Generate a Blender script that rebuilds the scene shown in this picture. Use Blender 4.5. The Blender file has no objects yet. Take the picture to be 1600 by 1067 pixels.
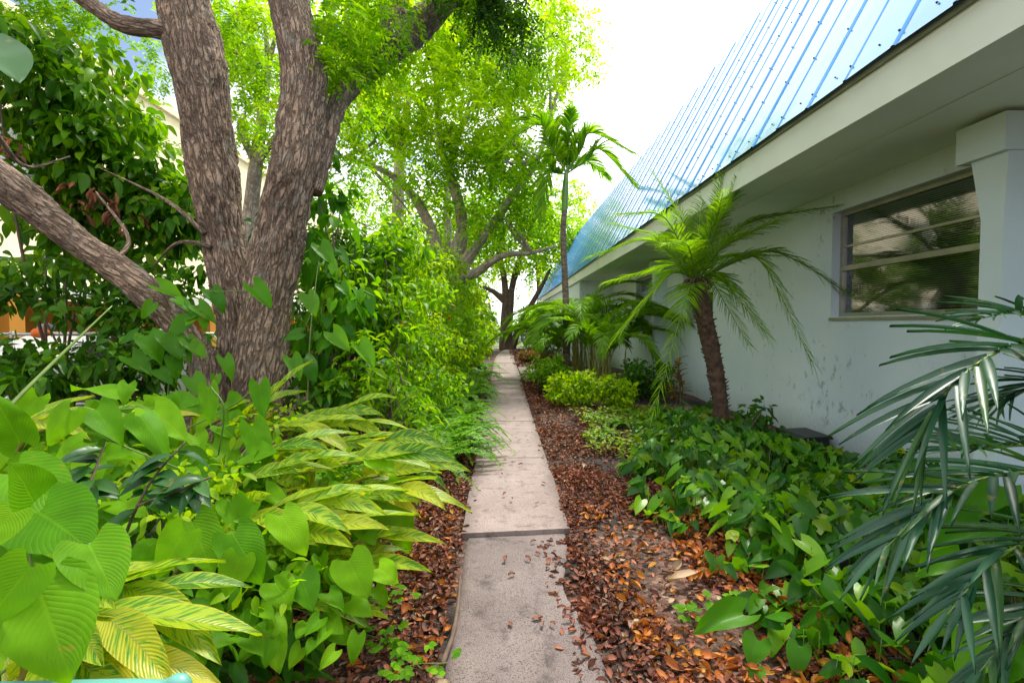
import bpy, math, random
import numpy as np
from mathutils import Vector, Euler, noise as mnoise

C = bpy.context.scene.collection
R = math.radians
rng = np.random.default_rng(7)
random.seed(7)

# ------------------------------------------------------------------ camera
CAM = Vector((0.0, 0.0, 1.5))
FPX = 750.0
ROT = Euler((R(90 - 1.95), 0, R(-1.3)), 'XYZ')
RM = ROT.to_matrix()

def at(px, py, Y):
    d = RM @ Vector(((px - 800) / FPX, -(py - 533.5) / FPX, -1))
    return CAM + d * (Y / d.y)

def atg(px, py, z=0.0):
    d = RM @ Vector(((px - 800) / FPX, -(py - 533.5) / FPX, -1))
    return CAM + d * ((z - CAM.z) / d.z)

# ------------------------------------------------------------------ helpers: objects
ORG = {}

def tag(o, label=None, cat=None, group=None, kind=None):
    if label: o['label'] = label
    if cat: o['category'] = cat
    if group: o['group'] = group
    if kind: o['kind'] = kind
    return o

def thing(name, label, cat, loc=(0, 0, 0), group=None):
    o = bpy.data.objects.new(name, None)
    o.empty_display_size = 0.2
    C.objects.link(o)
    o.location = loc
    ORG[o.name] = Vector(loc)
    return tag(o, label, cat, group)

def copy_tree(o, parent=None):
    c = o.copy()
    C.objects.link(c)
    if parent is not None: c.parent = parent
    for ch in list(o.children): copy_tree(ch, c)
    return c

class Tmpl:
    def __init__(self, v, f, uv):
        self.v = np.array(v, float); self.uv = np.array(uv, float)
        self.loops = np.array([i for q in f for i in q], int)
        self.sizes = np.array([len(q) for q in f], int)

def T_grid(rows, cols, w, yo=None, zf=None):
    v, uv, f = [], [], []
    for i in range(rows):
        t = i / (rows - 1)
        for j in range(cols):
            u = -1 + 2 * j / (cols - 1)
            v.append((0.5 * w(t) * u, t + (yo(u, t) if yo else 0), zf(u, t) if zf else 0))
            uv.append((0.5 + 0.5 * u, t))
    for i in range(rows - 1):
        for j in range(cols - 1):
            a = i * cols + j
            f.append((a, a + 1, a + cols + 1, a + cols))
    return Tmpl(v, f, uv)

class MB:
    def __init__(self):
        self.v, self.l, self.s, self.uv, self.m = [], [], [], [], []
        self.n = 0
    def add(self, v, loops, sizes, uv=None, mi=0):
        v = np.asarray(v, float).reshape(-1, 3)
        loops = np.asarray(loops, int)
        self.v.append(v); self.l.append(loops + self.n); self.s.append(np.asarray(sizes, int))
        self.uv.append(np.asarray(uv, float) if uv is not None else v[:, :2].copy())
        self.m.append(np.full(len(sizes), mi, int))
        self.n += len(v)
    def faces(self, v, f, uv=None, mi=0):
        self.add(v, [i for q in f for i in q], [len(q) for q in f], uv, mi)
    def box(self, x0, y0, z0, x1, y1, z1, mi=0):
        v = [(x0, y0, z0), (x1, y0, z0), (x1, y1, z0), (x0, y1, z0), (x0, y0, z1), (x1, y0, z1), (x1, y1, z1), (x0, y1, z1)]
        f = [(0, 3, 2, 1), (4, 5, 6, 7), (0, 1, 5, 4), (1, 2, 6, 5), (2, 3, 7, 6), (3, 0, 4, 7)]
        self.faces(v, f, mi=mi)
    def prism(self, prof, axis, a, b, mi=0):
        # prof: list of 2d points; axis 'x' or 'y' extrusion
        n = len(prof); v = []
        for t in (a, b):
            for (p, q) in prof:
                v.append((t, p, q) if axis == 'x' else (p, t, q) if axis == 'y' else (p, q, t))
        f = [tuple(range(n)), tuple(range(2 * n - 1, n - 1, -1))]
        for i in range(n):
            j = (i + 1) % n
            f.append((i, i + n, j + n, j))
        self.faces(v, f, mi=mi)
    def build(self, name, mat, parent=None, smooth=True):
        v = np.concatenate(self.v) if self.v else np.zeros((0, 3))
        lo = np.concatenate(self.l); sz = np.concatenate(self.s); uv = np.concatenate(self.uv)
        if parent is not None: v = v - np.array(ORG[parent.name])
        me = bpy.data.meshes.new(name)
        me.vertices.add(len(v)); me.vertices.foreach_set('co', v.astype(np.float32).ravel())
        me.loops.add(len(lo)); me.loops.foreach_set('vertex_index', lo.astype(np.int32))
        st = np.concatenate([[0], np.cumsum(sz)[:-1]])
        me.polygons.add(len(sz)); me.polygons.foreach_set('loop_start', st.astype(np.int32))
        me.polygons.foreach_set('loop_total', sz.astype(np.int32))
        mats = mat if isinstance(mat, (list, tuple)) else [mat]
        for m in mats: me.materials.append(m)
        if len(mats) > 1: me.polygons.foreach_set('material_index', np.concatenate(self.m).astype(np.int32))
        me.polygons.foreach_set('use_smooth', np.full(len(sz), bool(smooth)))
        ul = me.uv_layers.new(name='UVMap')
        ul.data.foreach_set('uv', uv[lo].astype(np.float32).ravel())
        me.update(); me.validate()
        o = bpy.data.objects.new(name, me); C.objects.link(o)
        if parent is not None:
            o.parent = parent; ORG[o.name] = ORG[parent.name]
        else:
            ORG[o.name] = Vector((0, 0, 0))
        return o

def unit(a):
    return a / np.maximum(np.linalg.norm(a, axis=-1, keepdims=True), 1e-9)

def leaves(mb, P, D, N, L, W, tm, droop=0.0, mi=0):
    P = np.atleast_2d(np.asarray(P, float)); n = len(P)
    if n == 0: return
    D = unit(np.broadcast_to(np.asarray(D, float), (n, 3))); N = np.broadcast_to(np.asarray(N, float), (n, 3))
    X = unit(np.cross(D, N)); Z = np.cross(X, D)
    L = np.broadcast_to(np.asarray(L, float), (n,)); W = np.broadcast_to(np.asarray(W, float), (n,))
    dr = np.broadcast_to(np.asarray(droop, float), (n,))
    k = len(tm.v)
    V = P[:, None, :] + X[:, None, :] * (tm.v[None, :, 0:1] * W[:, None, None]) + D[:, None, :] * (tm.v[None, :, 1:2] * L[:, None, None]) \
        + Z[:, None, :] * (tm.v[None, :, 2:3] * L[:, None, None])
    V[:, :, 2] -= dr[:, None] * L[:, None] * tm.v[None, :, 1] ** 2
    off = (np.arange(n) * k)[:, None]
    mb.add(V.reshape(-1, 3), (off + tm.loops[None, :]).ravel(), np.tile(tm.sizes, n), np.tile(tm.uv, (n, 1)), mi)

def rdir(n, r=None):
    return unit((r or rng).normal(size=(n, 3)))

def in_ell(c, rad, n, shell=0.5, r=None):
    r = r or rng
    d = rdir(n, r)
    t = (shell + (1 - shell) * r.random(n)) ** 0.7
    return np.array(c) + d * t[:, None] * np.array(rad), d

def clump(mb, c, rad, n, L, W, tm, shell=0.3, up=0.8, droop=0.2, down=0.25, var=0.3, out=0.7):
    P, d = in_ell(c, rad, n, shell)
    D = d * out + rdir(n) * 0.8; D[:, 2] -= down
    N = rdir(n) * 0.7 + d * 0.35; N[:, 2] += up
    s = 1 + var * (rng.random(n) * 2 - 1)
    leaves(mb, P, D, N, L * s, W * s, tm, droop)

def sprays(mb, c, rad, m, k, SL, L, W, tm, shell=0.3, down=0.35, up=1.0, droop=0.15):
    P, d = in_ell(c, rad, m, shell)
    A = d * 0.7 + rdir(m) * 0.8; A[:, 2] -= down; A = unit(A)
    U = rdir(m) * 0.5; U[:, 2] += up
    S = unit(np.cross(A, U)); U = np.cross(S, A)
    t = (np.arange(k) + 0.5) / k
    sl = SL * (0.7 + 0.6 * rng.random(m))
    pos = P[:, None, :] + A[:, None, :] * (sl[:, None] * t[None, :])[:, :, None]
    pos[:, :, 2] -= 0.3 * sl[:, None] * t[None, :] ** 2
    sg = np.where(np.arange(k) % 2 == 0, 1.0, -1.0)
    D = A[:, None, :] * 0.55 + S[:, None, :] * sg[None, :, None] * 0.85 + rng.normal(size=(m, k, 3)) * 0.22
    Nn = np.broadcast_to(U[:, None, :], (m, k, 3)) + rng.normal(size=(m, k, 3)) * 0.3
    s = (0.75 + 0.5 * rng.random((m, k))).ravel()
    leaves(mb, pos.reshape(-1, 3), D.reshape(-1, 3), Nn.reshape(-1, 3), L * s, W * s, tm, droop)

def crown(mb, c, rad, ncl, cr, m, k, SL, L, W, tm, fn='spray', shell=0.35, **kw):
    """many small leaf clumps scattered through an ellipsoid: gaps between them let the sky through"""
    P, _ = in_ell(c, rad, ncl, shell)
    for p in P:
        s = 0.6 + 0.8 * rng.random()
        r3 = np.array((cr, cr, cr * 0.6)) * s
        if fn == 'spray': sprays(mb, p, r3, max(2, int(m * s)), k, SL, L, W, tm, **kw)
        else: clump(mb, p, r3, max(3, int(m * s)), L, W, tm, **kw)
    return P

def spline(pts, n):
    pts = [np.array(p, float) for p in pts]
    k = len(pts[0])
    P = [2 * pts[0] - pts[1]] + pts + [2 * pts[-1] - pts[-2]]
    out = []
    seg = len(pts) - 1
    for i in range(n):
        x = i / (n - 1) * seg; s = min(int(x), seg - 1); t = x - s
        a, b, c, d = P[s], P[s + 1], P[s + 2], P[s + 3]
        out.append(0.5 * ((2 * b) + (-a + c) * t + (2 * a - 5 * b + 4 * c - d) * t * t + (-a + 3 * b - 3 * c + d) * t ** 3))
    return np.array(out)

def tube(mb, pts, radii, sides=8, n=None, cap=True, disp=None, mi=0):
    n = n or max(2, len(pts) * 5)
    q = [tuple(p) + (r,) for p, r in zip(pts, radii)]
    S = spline(q, n); ctr = S[:, :3]; rad = np.maximum(S[:, 3], 0.0004)
    T = unit(np.gradient(ctr, axis=0))
    ref = np.array((1.0, 0, 0)) if abs(T[0][0]) < 0.8 else np.array((0, 1.0, 0))
    u = unit(np.cross(T[0], ref)); rows = []; uvs = []
    ln = 0.0
    for i in range(n):
        if i: ln += np.linalg.norm(ctr[i] - ctr[i - 1])
        u = unit(u - T[i] * np.dot(u, T[i])); w = np.cross(T[i], u)
        for j in range(sides):
            a = 2 * math.pi * j / sides
            r = rad[i]
            dvec = u * math.cos(a) + w * math.sin(a)
            if disp is not None: r = r + disp(ctr[i], a, ln, rad[i], ctr[i] + dvec * r)
            rows.append(ctr[i] + dvec * r)
            uvs.append((a * rad[i], ln))
    f = []
    for i in range(n - 1):
        for j in range(sides):
            a = i * sides + j; b = i * sides + (j + 1) % sides
            f.append((a, b, b + sides, a + sides))
    if cap:
        f.append(tuple(range(sides - 1, -1, -1))); f.append(tuple(range((n - 1) * sides, n * sides)))
    mb.faces(rows, f, uvs, mi)
    return S

# ------------------------------------------------------------------ leaf templates
T_tri = Tmpl([(0, 0, 0), (0.5, 0.45, 0.07), (0, 1, -0.04), (-0.5, 0.45, 0.07)], [(0, 1, 2), (0, 2, 3)], [(0.5, 0), (1, .45), (.5, 1), (0, .45)])
def lance(p, q): return lambda t: max(0.015, (math.sin(math.pi * min(1, t ** p)) ** q))
T_oval = T_grid(6, 3, lambda t: max(0.03, math.sin(math.pi * t ** 0.85) ** 0.75), zf=lambda u, t: 0.10 * abs(u) * math.sin(math.pi * t) - 0.10 * t * t)
T_lance = T_grid(11, 5, lambda t: max(0.01, math.sin(math.pi * t ** 0.8) ** 0.8), zf=lambda u, t: 0.035 * abs(u) + 0.008 * u * math.sin(9 * t))
T_blade = T_grid(5, 3, lambda t: max(0.02, (1 - t) ** 0.55 * min(1, 0.35 + 4 * t)), zf=lambda u, t: 0.02 * abs(u))
T_blade2 = T_grid(7, 3, lambda t: max(0.02, math.sin(math.pi * (0.12 + 0.88 * t) ** 0.8) ** 0.8), zf=lambda u, t: 0.025 * abs(u))
def heart_w(t): return max(0.012, (1 - t) ** 0.62 * (0.72 + 0.9 * t * (1 - t) * 1.6) * min(1.0, 0.75 + 2.5 * t))
def heart_y(u, t): return -0.30 * abs(u) ** 1.5 * (1 - t) ** 3 + 0.26 * max(0, abs(u) - 0.72) / 0.28 * 0.35 * (1 - t) ** 4
T_heart = T_grid(12, 9, lambda t: 1.15 * heart_w(t), yo=heart_y, zf=lambda u, t: 0.10 * abs(u) ** 1.3 * (1 - t) - 0.14 * t * t + 0.008 * math.sin(14 * t + 3 * abs(u)))
def heart_tm(fold, droop, tw, wav):
    return T_grid(12, 9, lambda t: 1.15 * heart_w(t), yo=heart_y, zf=lambda u, t: fold * abs(u) ** 1.3 * (1 - .6 * t) - droop * t * t + tw * u * t + wav * math.sin(9 * t + 4 * u) * abs(u) + 0.006 * math.sin(14 * t + 3 * abs(u)))
HEARTS = [T_heart, heart_tm(.20, .25, .10, .02), heart_tm(.05, .05, -.14, .03), heart_tm(-.08, .30, .05, .03), heart_tm(.28, .12, -.06, .015), heart_tm(.12, .38, .16, .02)]
T_heart_s = T_grid(7, 5, lambda t: 1.1 * heart_w(t), yo=heart_y, zf=lambda u, t: 0.10 * abs(u) * (1 - t) - 0.10 * t * t)
T_dry = T_grid(4, 3, lambda t: max(0.05, math.sin(math.pi * t ** 0.9) ** 0.7), zf=lambda u, t: 0.22 * u * u + 0.16 * math.sin(2.6 * t))
T_dry2 = T_grid(4, 3, lambda t: max(0.05, math.sin(math.pi * t ** 0.9) ** 0.7), zf=lambda u, t: 0.12 * abs(u) - 0.25 * (t - .5) ** 2 + 0.08 * u * t)

# ------------------------------------------------------------------ materials
def newmat(name):
    m = bpy.data.materials.new(name); m.use_nodes = True
    nt = m.node_tree; nt.nodes.clear()
    out = nt.nodes.new('ShaderNodeOutputMaterial')
    return m, nt, out

def N(nt, typ, **kw):
    n = nt.nodes.new('ShaderNode' + typ)
    for k, v in kw.items():
        if k in n.inputs: n.inputs[k].default_value = v
        else: setattr(n, k, v)
    return n

def ramp(nt, fac, stops, interp='LINEAR'):
    r = nt.nodes.new('ShaderNodeValToRGB'); r.color_ramp.interpolation = interp
    e = r.color_ramp.elements
    while len(e) < len(stops): e.new(0.5)
    for x, (p, c) in zip(e, stops):
        x.position = p; x.color = (*c, 1) if len(c) == 3 else c
    nt.links.new(fac, r.inputs['Fac'])
    return r.outputs['Color']

def mixc(nt, fac, a, b, mode='MIX'):
    m = nt.nodes.new('ShaderNodeMix'); m.data_type = 'RGBA'; m.blend_type = mode
    for sock, val in ((m.inputs['Factor'], fac), (m.inputs['A'], a), (m.inputs['B'], b)):
        pass
    ins = [i for i in m.inputs]
    fi = m.inputs[0]; ai = m.inputs[6]; bi = m.inputs[7]
    for sock, val in ((fi, fac), (ai, a), (bi, b)):
        if hasattr(val, 'links'): nt.links.new(val, sock)
        elif isinstance(val, (int, float)): sock.default_value = val
        else: sock.default_value = (*val, 1) if len(val) == 3 else val
    return m.outputs[2]

def math_(nt, op, a, b=None, c=None, clamp=False):
    m = nt.nodes.new('ShaderNodeMath'); m.operation = op; m.use_clamp = clamp
    for i, val in enumerate((a, b, c)):
        if val is None: continue
        if hasattr(val, 'links'): nt.links.new(val, m.inputs[i])
        else: m.inputs[i].default_value = val
    return m.outputs[0]

def leaf_shader(nt, out, col, trans, rough, normal=None, tcol=(1.5, 1.45, 0.5), spec=0.5):
    p = N(nt, 'BsdfPrincipled', Roughness=rough); p.inputs['Specular IOR Level'].default_value = spec
    nt.links.new(col, p.inputs['Base Color'])
    t = N(nt, 'BsdfTranslucent')
    tc = mixc(nt, 1.0, col, tcol, 'MULTIPLY')
    nt.links.new(tc, t.inputs['Color'])
    mx = N(nt, 'MixShader'); mx.inputs[0].default_value = trans
    nt.links.new(p.outputs[0], mx.inputs[1]); nt.links.new(t.outputs[0], mx.inputs[2])
    if normal is not None: nt.links.new(normal, p.inputs['Normal'])
    nt.links.new(mx.outputs[0], out.inputs['Surface'])

def leaf_mat(name, c1, c2, c3, trans=0.4, rough=0.4, veins=0, spec=0.18, patch=0.28, pscale=1.5):
    m, nt, out = newmat(name)
    g = N(nt, 'NewGeometry')
    col = ramp(nt, g.outputs['Random Per Island'], [(0.0, c1), (0.55, c2), (1.0, c3)])
    tc = N(nt, 'TexCoord')
    nz = N(nt, 'TexNoise', Scale=pscale, Detail=3.0)
    nt.links.new(tc.outputs['Object'], nz.inputs['Vector'])
    k = math_(nt, 'MULTIPLY_ADD', nz.outputs['Fac'], patch * 4, 1 - patch * 2)
    kc = N(nt, 'CombineColor')
    for i in range(3): nt.links.new(k, kc.inputs[i])
    col = mixc(nt, 1.0, col, kc.outputs[0], 'MULTIPLY')
    nb = N(nt, 'TexNoise', Scale=22.0, Detail=2.0); nt.links.new(tc.outputs['Object'], nb.inputs['Vector'])
    bl = ramp(nt, nb.outputs['Fac'], [(0.68, (0, 0, 0)), (0.75, (1, 1, 1))])
    col = mixc(nt, math_(nt, 'MULTIPLY', bl, 0.55), col, (0.30, 0.22, 0.03))
    nrm = None
    if veins:
        sx = N(nt, 'SeparateXYZ'); nt.links.new(tc.outputs['UV'], sx.inputs[0])
        au = math_(nt, 'ABSOLUTE', math_(nt, 'SUBTRACT', sx.outputs[0], 0.5))
        ph = math_(nt, 'MULTIPLY_ADD', au, -0.9, sx.outputs[1])
        w = math_(nt, 'SINE', math_(nt, 'MULTIPLY', ph, veins))
        w2 = math_(nt, 'POWER', math_(nt, 'ABSOLUTE', w), 0.5)
        mid = math_(nt, 'SMOOTHSTEP' if False else 'MULTIPLY', au, 30.0, clamp=True)
        hgt = math_(nt, 'MULTIPLY', w2, mid)
        b = N(nt, 'Bump', Strength=0.32, Distance=0.003); nt.links.new(hgt, b.inputs['Height']); nrm = b.outputs[0]
        vein = math_(nt, 'SUBTRACT', 1.0, math_(nt, 'MULTIPLY', math_(nt, 'POWER', w2, 0.35), mid))
        col = mixc(nt, math_(nt, 'MULTIPLY', vein, 0.14), col, (min(1, c3[0] * 1.5), min(1, c3[1] * 1.35), c3[2] * 1.5))
    leaf_shader(nt, out, col, trans, rough, nrm, spec=spec)
    return m

def ginger_mat():
    m, nt, out = newmat('variegated_leaf')
    tc = N(nt, 'TexCoord'); g = N(nt, 'NewGeometry')
    sx = N(nt, 'SeparateXYZ'); nt.links.new(tc.outputs['UV'], sx.inputs[0])
    au = math_(nt, 'ABSOLUTE', math_(nt, 'SUBTRACT', sx.outputs[0], 0.5))
    ph = math_(nt, 'MULTIPLY_ADD', au, -0.42, sx.outputs[1])
    cv = N(nt, 'CombineXYZ')
    nt.links.new(math_(nt, 'MULTIPLY', ph, 26.0), cv.inputs[0])
    nt.links.new(math_(nt, 'MULTIPLY', sx.outputs[0], 2.2), cv.inputs[1])
    nt.links.new(math_(nt, 'MULTIPLY', g.outputs['Random Per Island'], 50.0), cv.inputs[2])
    nz = N(nt, 'TexNoise', Scale=1.0, Detail=2.5, Roughness=0.6); nt.links.new(cv.outputs[0], nz.inputs['Vector'])
    sh = math_(nt, 'MULTIPLY_ADD', g.outputs['Random Per Island'], 0.16, -0.04)
    mask = ramp(nt, math_(nt, 'SUBTRACT', nz.outputs['Fac'], sh), [(0.42, (0, 0, 0)), (0.52, (1, 1, 1))])
    green = ramp(nt, g.outputs['Random Per Island'], [(0, (0.04, 0.17, 0.004)), (1, (0.13, 0.32, 0.005))])
    yel = ramp(nt, g.outputs['Random Per Island'], [(0, (0.28, 0.46, 0.012)), (0.85, (0.38, 0.48, 0.012)), (1, (0.5, 0.47, 0.02))])
    col = mixc(nt, mask, yel, green)
    edge = math_(nt, 'MULTIPLY', math_(nt, 'SUBTRACT', au, 0.44), 20.0, clamp=True)
    col = mixc(nt, math_(nt, 'MULTIPLY', edge, 0.7), col, (0.55, 0.46, 0.02))
    mid = math_(nt, 'SUBTRACT', 1.0, math_(nt, 'MULTIPLY', au, 26.0), clamp=True)
    col = mixc(nt, mid, col, (0.34, 0.36, 0.06))
    w = math_(nt, 'SINE', math_(nt, 'MULTIPLY', ph, 150.0))
    b = N(nt, 'Bump', Strength=0.25, Distance=0.003); nt.links.new(w, b.inputs['Height'])
    leaf_shader(nt, out, col, 0.42, 0.38, b.outputs[0])
    return m

def simple(name, col, rough=0.5, metal=0.0, nscale=8.0, namt=0.25, bump=0.0, bscale=60.0, spec=0.5):
    m, nt, out = newmat(name)
    tc = N(nt, 'TexCoord'); nz = N(nt, 'TexNoise', Scale=nscale, Detail=4.0)
    nt.links.new(tc.outputs['Object'], nz.inputs['Vector'])
    c = ramp(nt, nz.outputs['Fac'], [(0.3, tuple(x * (1 - namt) for x in col)), (0.7, tuple(min(1, x * (1 + namt)) for x in col))])
    p = N(nt, 'BsdfPrincipled', Roughness=rough, Metallic=metal); p.inputs['Specular IOR Level'].default_value = spec
    nt.links.new(c, p.inputs['Base Color'])
    if bump:
        n2 = N(nt, 'TexNoise', Scale=bscale, Detail=5.0); nt.links.new(tc.outputs['Object'], n2.inputs['Vector'])
        b = N(nt, 'Bump', Strength=bump, Distance=0.01); nt.links.new(n2.outputs['Fac'], b.inputs['Height'])
        nt.links.new(b.outputs[0], p.inputs['Normal'])
    nt.links.new(p.outputs[0], out.inputs['Surface'])
    return m

def bark_mat(name, light, dark, sx=26, sy=6, lichen=0.3, bump=0.9):
    m, nt, out = newmat(name)
    tc = N(nt, 'TexCoord')
    mp = N(nt, 'Mapping'); mp.inputs['Scale'].default_value = (sx, sy, 1); nt.links.new(tc.outputs['UV'], mp.inputs['Vector'])
    nz0 = N(nt, 'TexNoise', Scale=1.2, Detail=3.0); nt.links.new(mp.outputs[0], nz0.inputs['Vector'])
    va = N(nt, 'VectorMath', operation='MULTIPLY_ADD'); va.inputs[1].default_value = (1.0, 0.8, 1.0)
    nt.links.new(nz0.outputs['Color'], va.inputs[0]); nt.links.new(mp.outputs[0], va.inputs[2])
    vo = N(nt, 'TexNoise', Scale=1.3, Detail=3.5, Roughness=0.6, Distortion=0.35); nt.links.new(va.outputs[0], vo.inputs['Vector'])
    vn = math_(nt, 'MULTIPLY', math_(nt, 'ABSOLUTE', math_(nt, 'SUBTRACT', vo.outputs['Fac'], 0.5)), 2.6)
    vv = N(nt, 'TexVoronoi', Scale=1.0); vv.feature = 'DISTANCE_TO_EDGE'; nt.links.new(va.outputs[0], vv.inputs['Vector'])
    vd = math_(nt, 'MINIMUM', math_(nt, 'MULTIPLY_ADD', vn, 1.0, 0.02), vv.outputs['Distance'])
    nz = N(nt, 'TexNoise', Scale=9.0, Detail=6.0, Roughness=0.7); nt.links.new(tc.outputs['Object'], nz.inputs['Vector'])
    nf = N(nt, 'TexNoise', Scale=70.0, Detail=4.0); nt.links.new(tc.outputs['Object'], nf.inputs['Vector'])
    cr = ramp(nt, vd, [(0.01, (0, 0, 0)), (0.13, (1, 1, 1))])
    base = ramp(nt, nz.outputs['Fac'], [(0.3, dark), (0.62, light), (0.85, tuple(min(1, x * 1.3) for x in light))])
    col = mixc(nt, math_(nt, 'MULTIPLY', math_(nt, 'SUBTRACT', 1.0, cr), 0.85), base, tuple(x * 0.55 for x in dark))
    nl2 = N(nt, 'TexNoise', Scale=1.6, Detail=4.0, Roughness=0.6); nt.links.new(tc.outputs['Object'], nl2.inputs['Vector'])
    col = mixc(nt, 0.8, col, ramp(nt, nl2.outputs['Fac'], [(0.36, (0.62, 0.58, 0.55)), (0.5, (1, 1, 1)), (0.66, (1.25, 1.2, 1.12))]), 'MULTIPLY')
    if lichen:
        nl = N(nt, 'TexNoise', Scale=5.0, Detail=6.0, Roughness=0.65); nt.links.new(tc.outputs['Object'], nl.inputs['Vector'])
        lm = ramp(nt, nl.outputs['Fac'], [(0.56, (0, 0, 0)), (0.66, (1, 1, 1))])
        col = mixc(nt, math_(nt, 'MULTIPLY', lm, lichen), col, (0.32, 0.33, 0.27))
    p = N(nt, 'BsdfPrincipled', Roughness=0.85); nt.links.new(col, p.inputs['Base Color'])
    h = math_(nt, 'ADD', cr, math_(nt, 'MULTIPLY', nf.outputs['Fac'], 0.6))
    b = N(nt, 'Bump', Strength=bump, Distance=0.02); nt.links.new(h, b.inputs['Height']); nt.links.new(b.outputs[0], p.inputs['Normal'])
    nt.links.new(p.outputs[0], out.inputs['Surface'])
    return m

def concrete_mat(name, a, b_, speck, spots=0.5, bump=0.35):
    m, nt, out = newmat(name)
    tc = N(nt, 'TexCoord')
    n1 = N(nt, 'TexNoise', Scale=1.7, Detail=6.0, Roughness=0.62); nt.links.new(tc.outputs['Object'], n1.inputs['Vector'])
    n2 = N(nt, 'TexNoise', Scale=speck, Detail=3.0); nt.links.new(tc.outputs['Object'], n2.inputs['Vector'])
    n3 = N(nt, 'TexNoise', Scale=7.0, Detail=8.0, Roughness=0.7); nt.links.new(tc.outputs['Object'], n3.inputs['Vector'])
    col = ramp(nt, n1.outputs['Fac'], [(0.3, a), (0.7, b_)])
    sp = ramp(nt, n2.outputs['Fac'], [(0.36, tuple(x * 0.45 for x in a)), (0.5, (1, 1, 1)), (0.66, (1, 1, 1)), (0.74, (1.0, 1.0, 1.0))])
    col = mixc(nt, spots, col, sp, 'MULTIPLY')
    st = ramp(nt, n3.outputs['Fac'], [(0.33, tuple(x * 0.5 for x in a)), (0.47, (1, 1, 1))])
    col = mixc(nt, 0.6, col, st, 'MULTIPLY')
    sx = N(nt, 'SeparateXYZ'); nt.links.new(tc.outputs['Object'], sx.inputs[0])
    ed = math_(nt, 'MULTIPLY', math_(nt, 'ABSOLUTE', math_(nt, 'SUBTRACT', sx.outputs[0], 0.12)), 2.5)
    ed = math_(nt, 'ADD', ed, math_(nt, 'MULTIPLY_ADD', n3.outputs['Fac'], 0.9, -0.45))
    dm = ramp(nt, ed, [(0.72, (0, 0, 0)), (1.1, (1, 1, 1))])
    col = mixc(nt, math_(nt, 'MULTIPLY', dm, 0.6), col, (0.09, 0.062, 0.048))
    nw = N(nt, 'TexNoise', Scale=0.55, Detail=5.0, Roughness=0.7); nt.links.new(tc.outputs['Object'], nw.inputs['Vector'])
    col = mixc(nt, 0.55, col, ramp(nt, nw.outputs['Fac'], [(0.38, (0.62, 0.56, 0.53)), (0.6, (1, 1, 1))]), 'MULTIPLY')
    p = N(nt, 'BsdfPrincipled', Roughness=0.85); nt.links.new(col, p.inputs['Base Color'])
    h = math_(nt, 'ADD', math_(nt, 'MULTIPLY', n2.outputs['Fac'], 0.7), n3.outputs['Fac'])
    b = N(nt, 'Bump', Strength=bump, Distance=0.008); nt.links.new(h, b.inputs['Height']); nt.links.new(b.outputs[0], p.inputs['Normal'])
    nt.links.new(p.outputs[0], out.inputs['Surface'])
    return m

def soil_mat():
    m, nt, out = newmat('mulch_soil')
    tc = N(nt, 'TexCoord')
    vo = N(nt, 'TexVoronoi', Scale=34.0); nt.links.new(tc.outputs['Object'], vo.inputs['Vector'])
    n1 = N(nt, 'TexNoise', Scale=1.3, Detail=5.0); nt.links.new(tc.outputs['Object'], n1.inputs['Vector'])
    sep = N(nt, 'SeparateColor'); nt.links.new(vo.outputs['Color'], sep.inputs[0])
    chips = ramp(nt, sep.outputs[0], [(0.0, (0.035, 0.02, 0.014)), (0.45, (0.11, 0.055, 0.035)), (0.8, (0.2, 0.1, 0.065)), (1.0, (0.3, 0.2, 0.15))])
    col = mixc(nt, ramp(nt, n1.outputs['Fac'], [(0.42, (0, 0, 0)), (0.56, (1, 1, 1))]), (0.022, 0.017, 0.015), chips)
    p = N(nt, 'BsdfPrincipled', Roughness=0.9); nt.links.new(col, p.inputs['Base Color'])
    nb = N(nt, 'TexNoise', Scale=60.0, Detail=5.0); nt.links.new(tc.outputs['Object'], nb.inputs['Vector'])
    b = N(nt, 'Bump', Strength=0.9, Distance=0.02); nt.links.new(math_(nt, 'ADD', sep.outputs[1], nb.outputs['Fac']), b.inputs['Height']); nt.links.new(b.outputs[0], p.inputs['Normal'])
    nt.links.new(p.outputs[0], out.inputs['Surface'])
    return m

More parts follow.
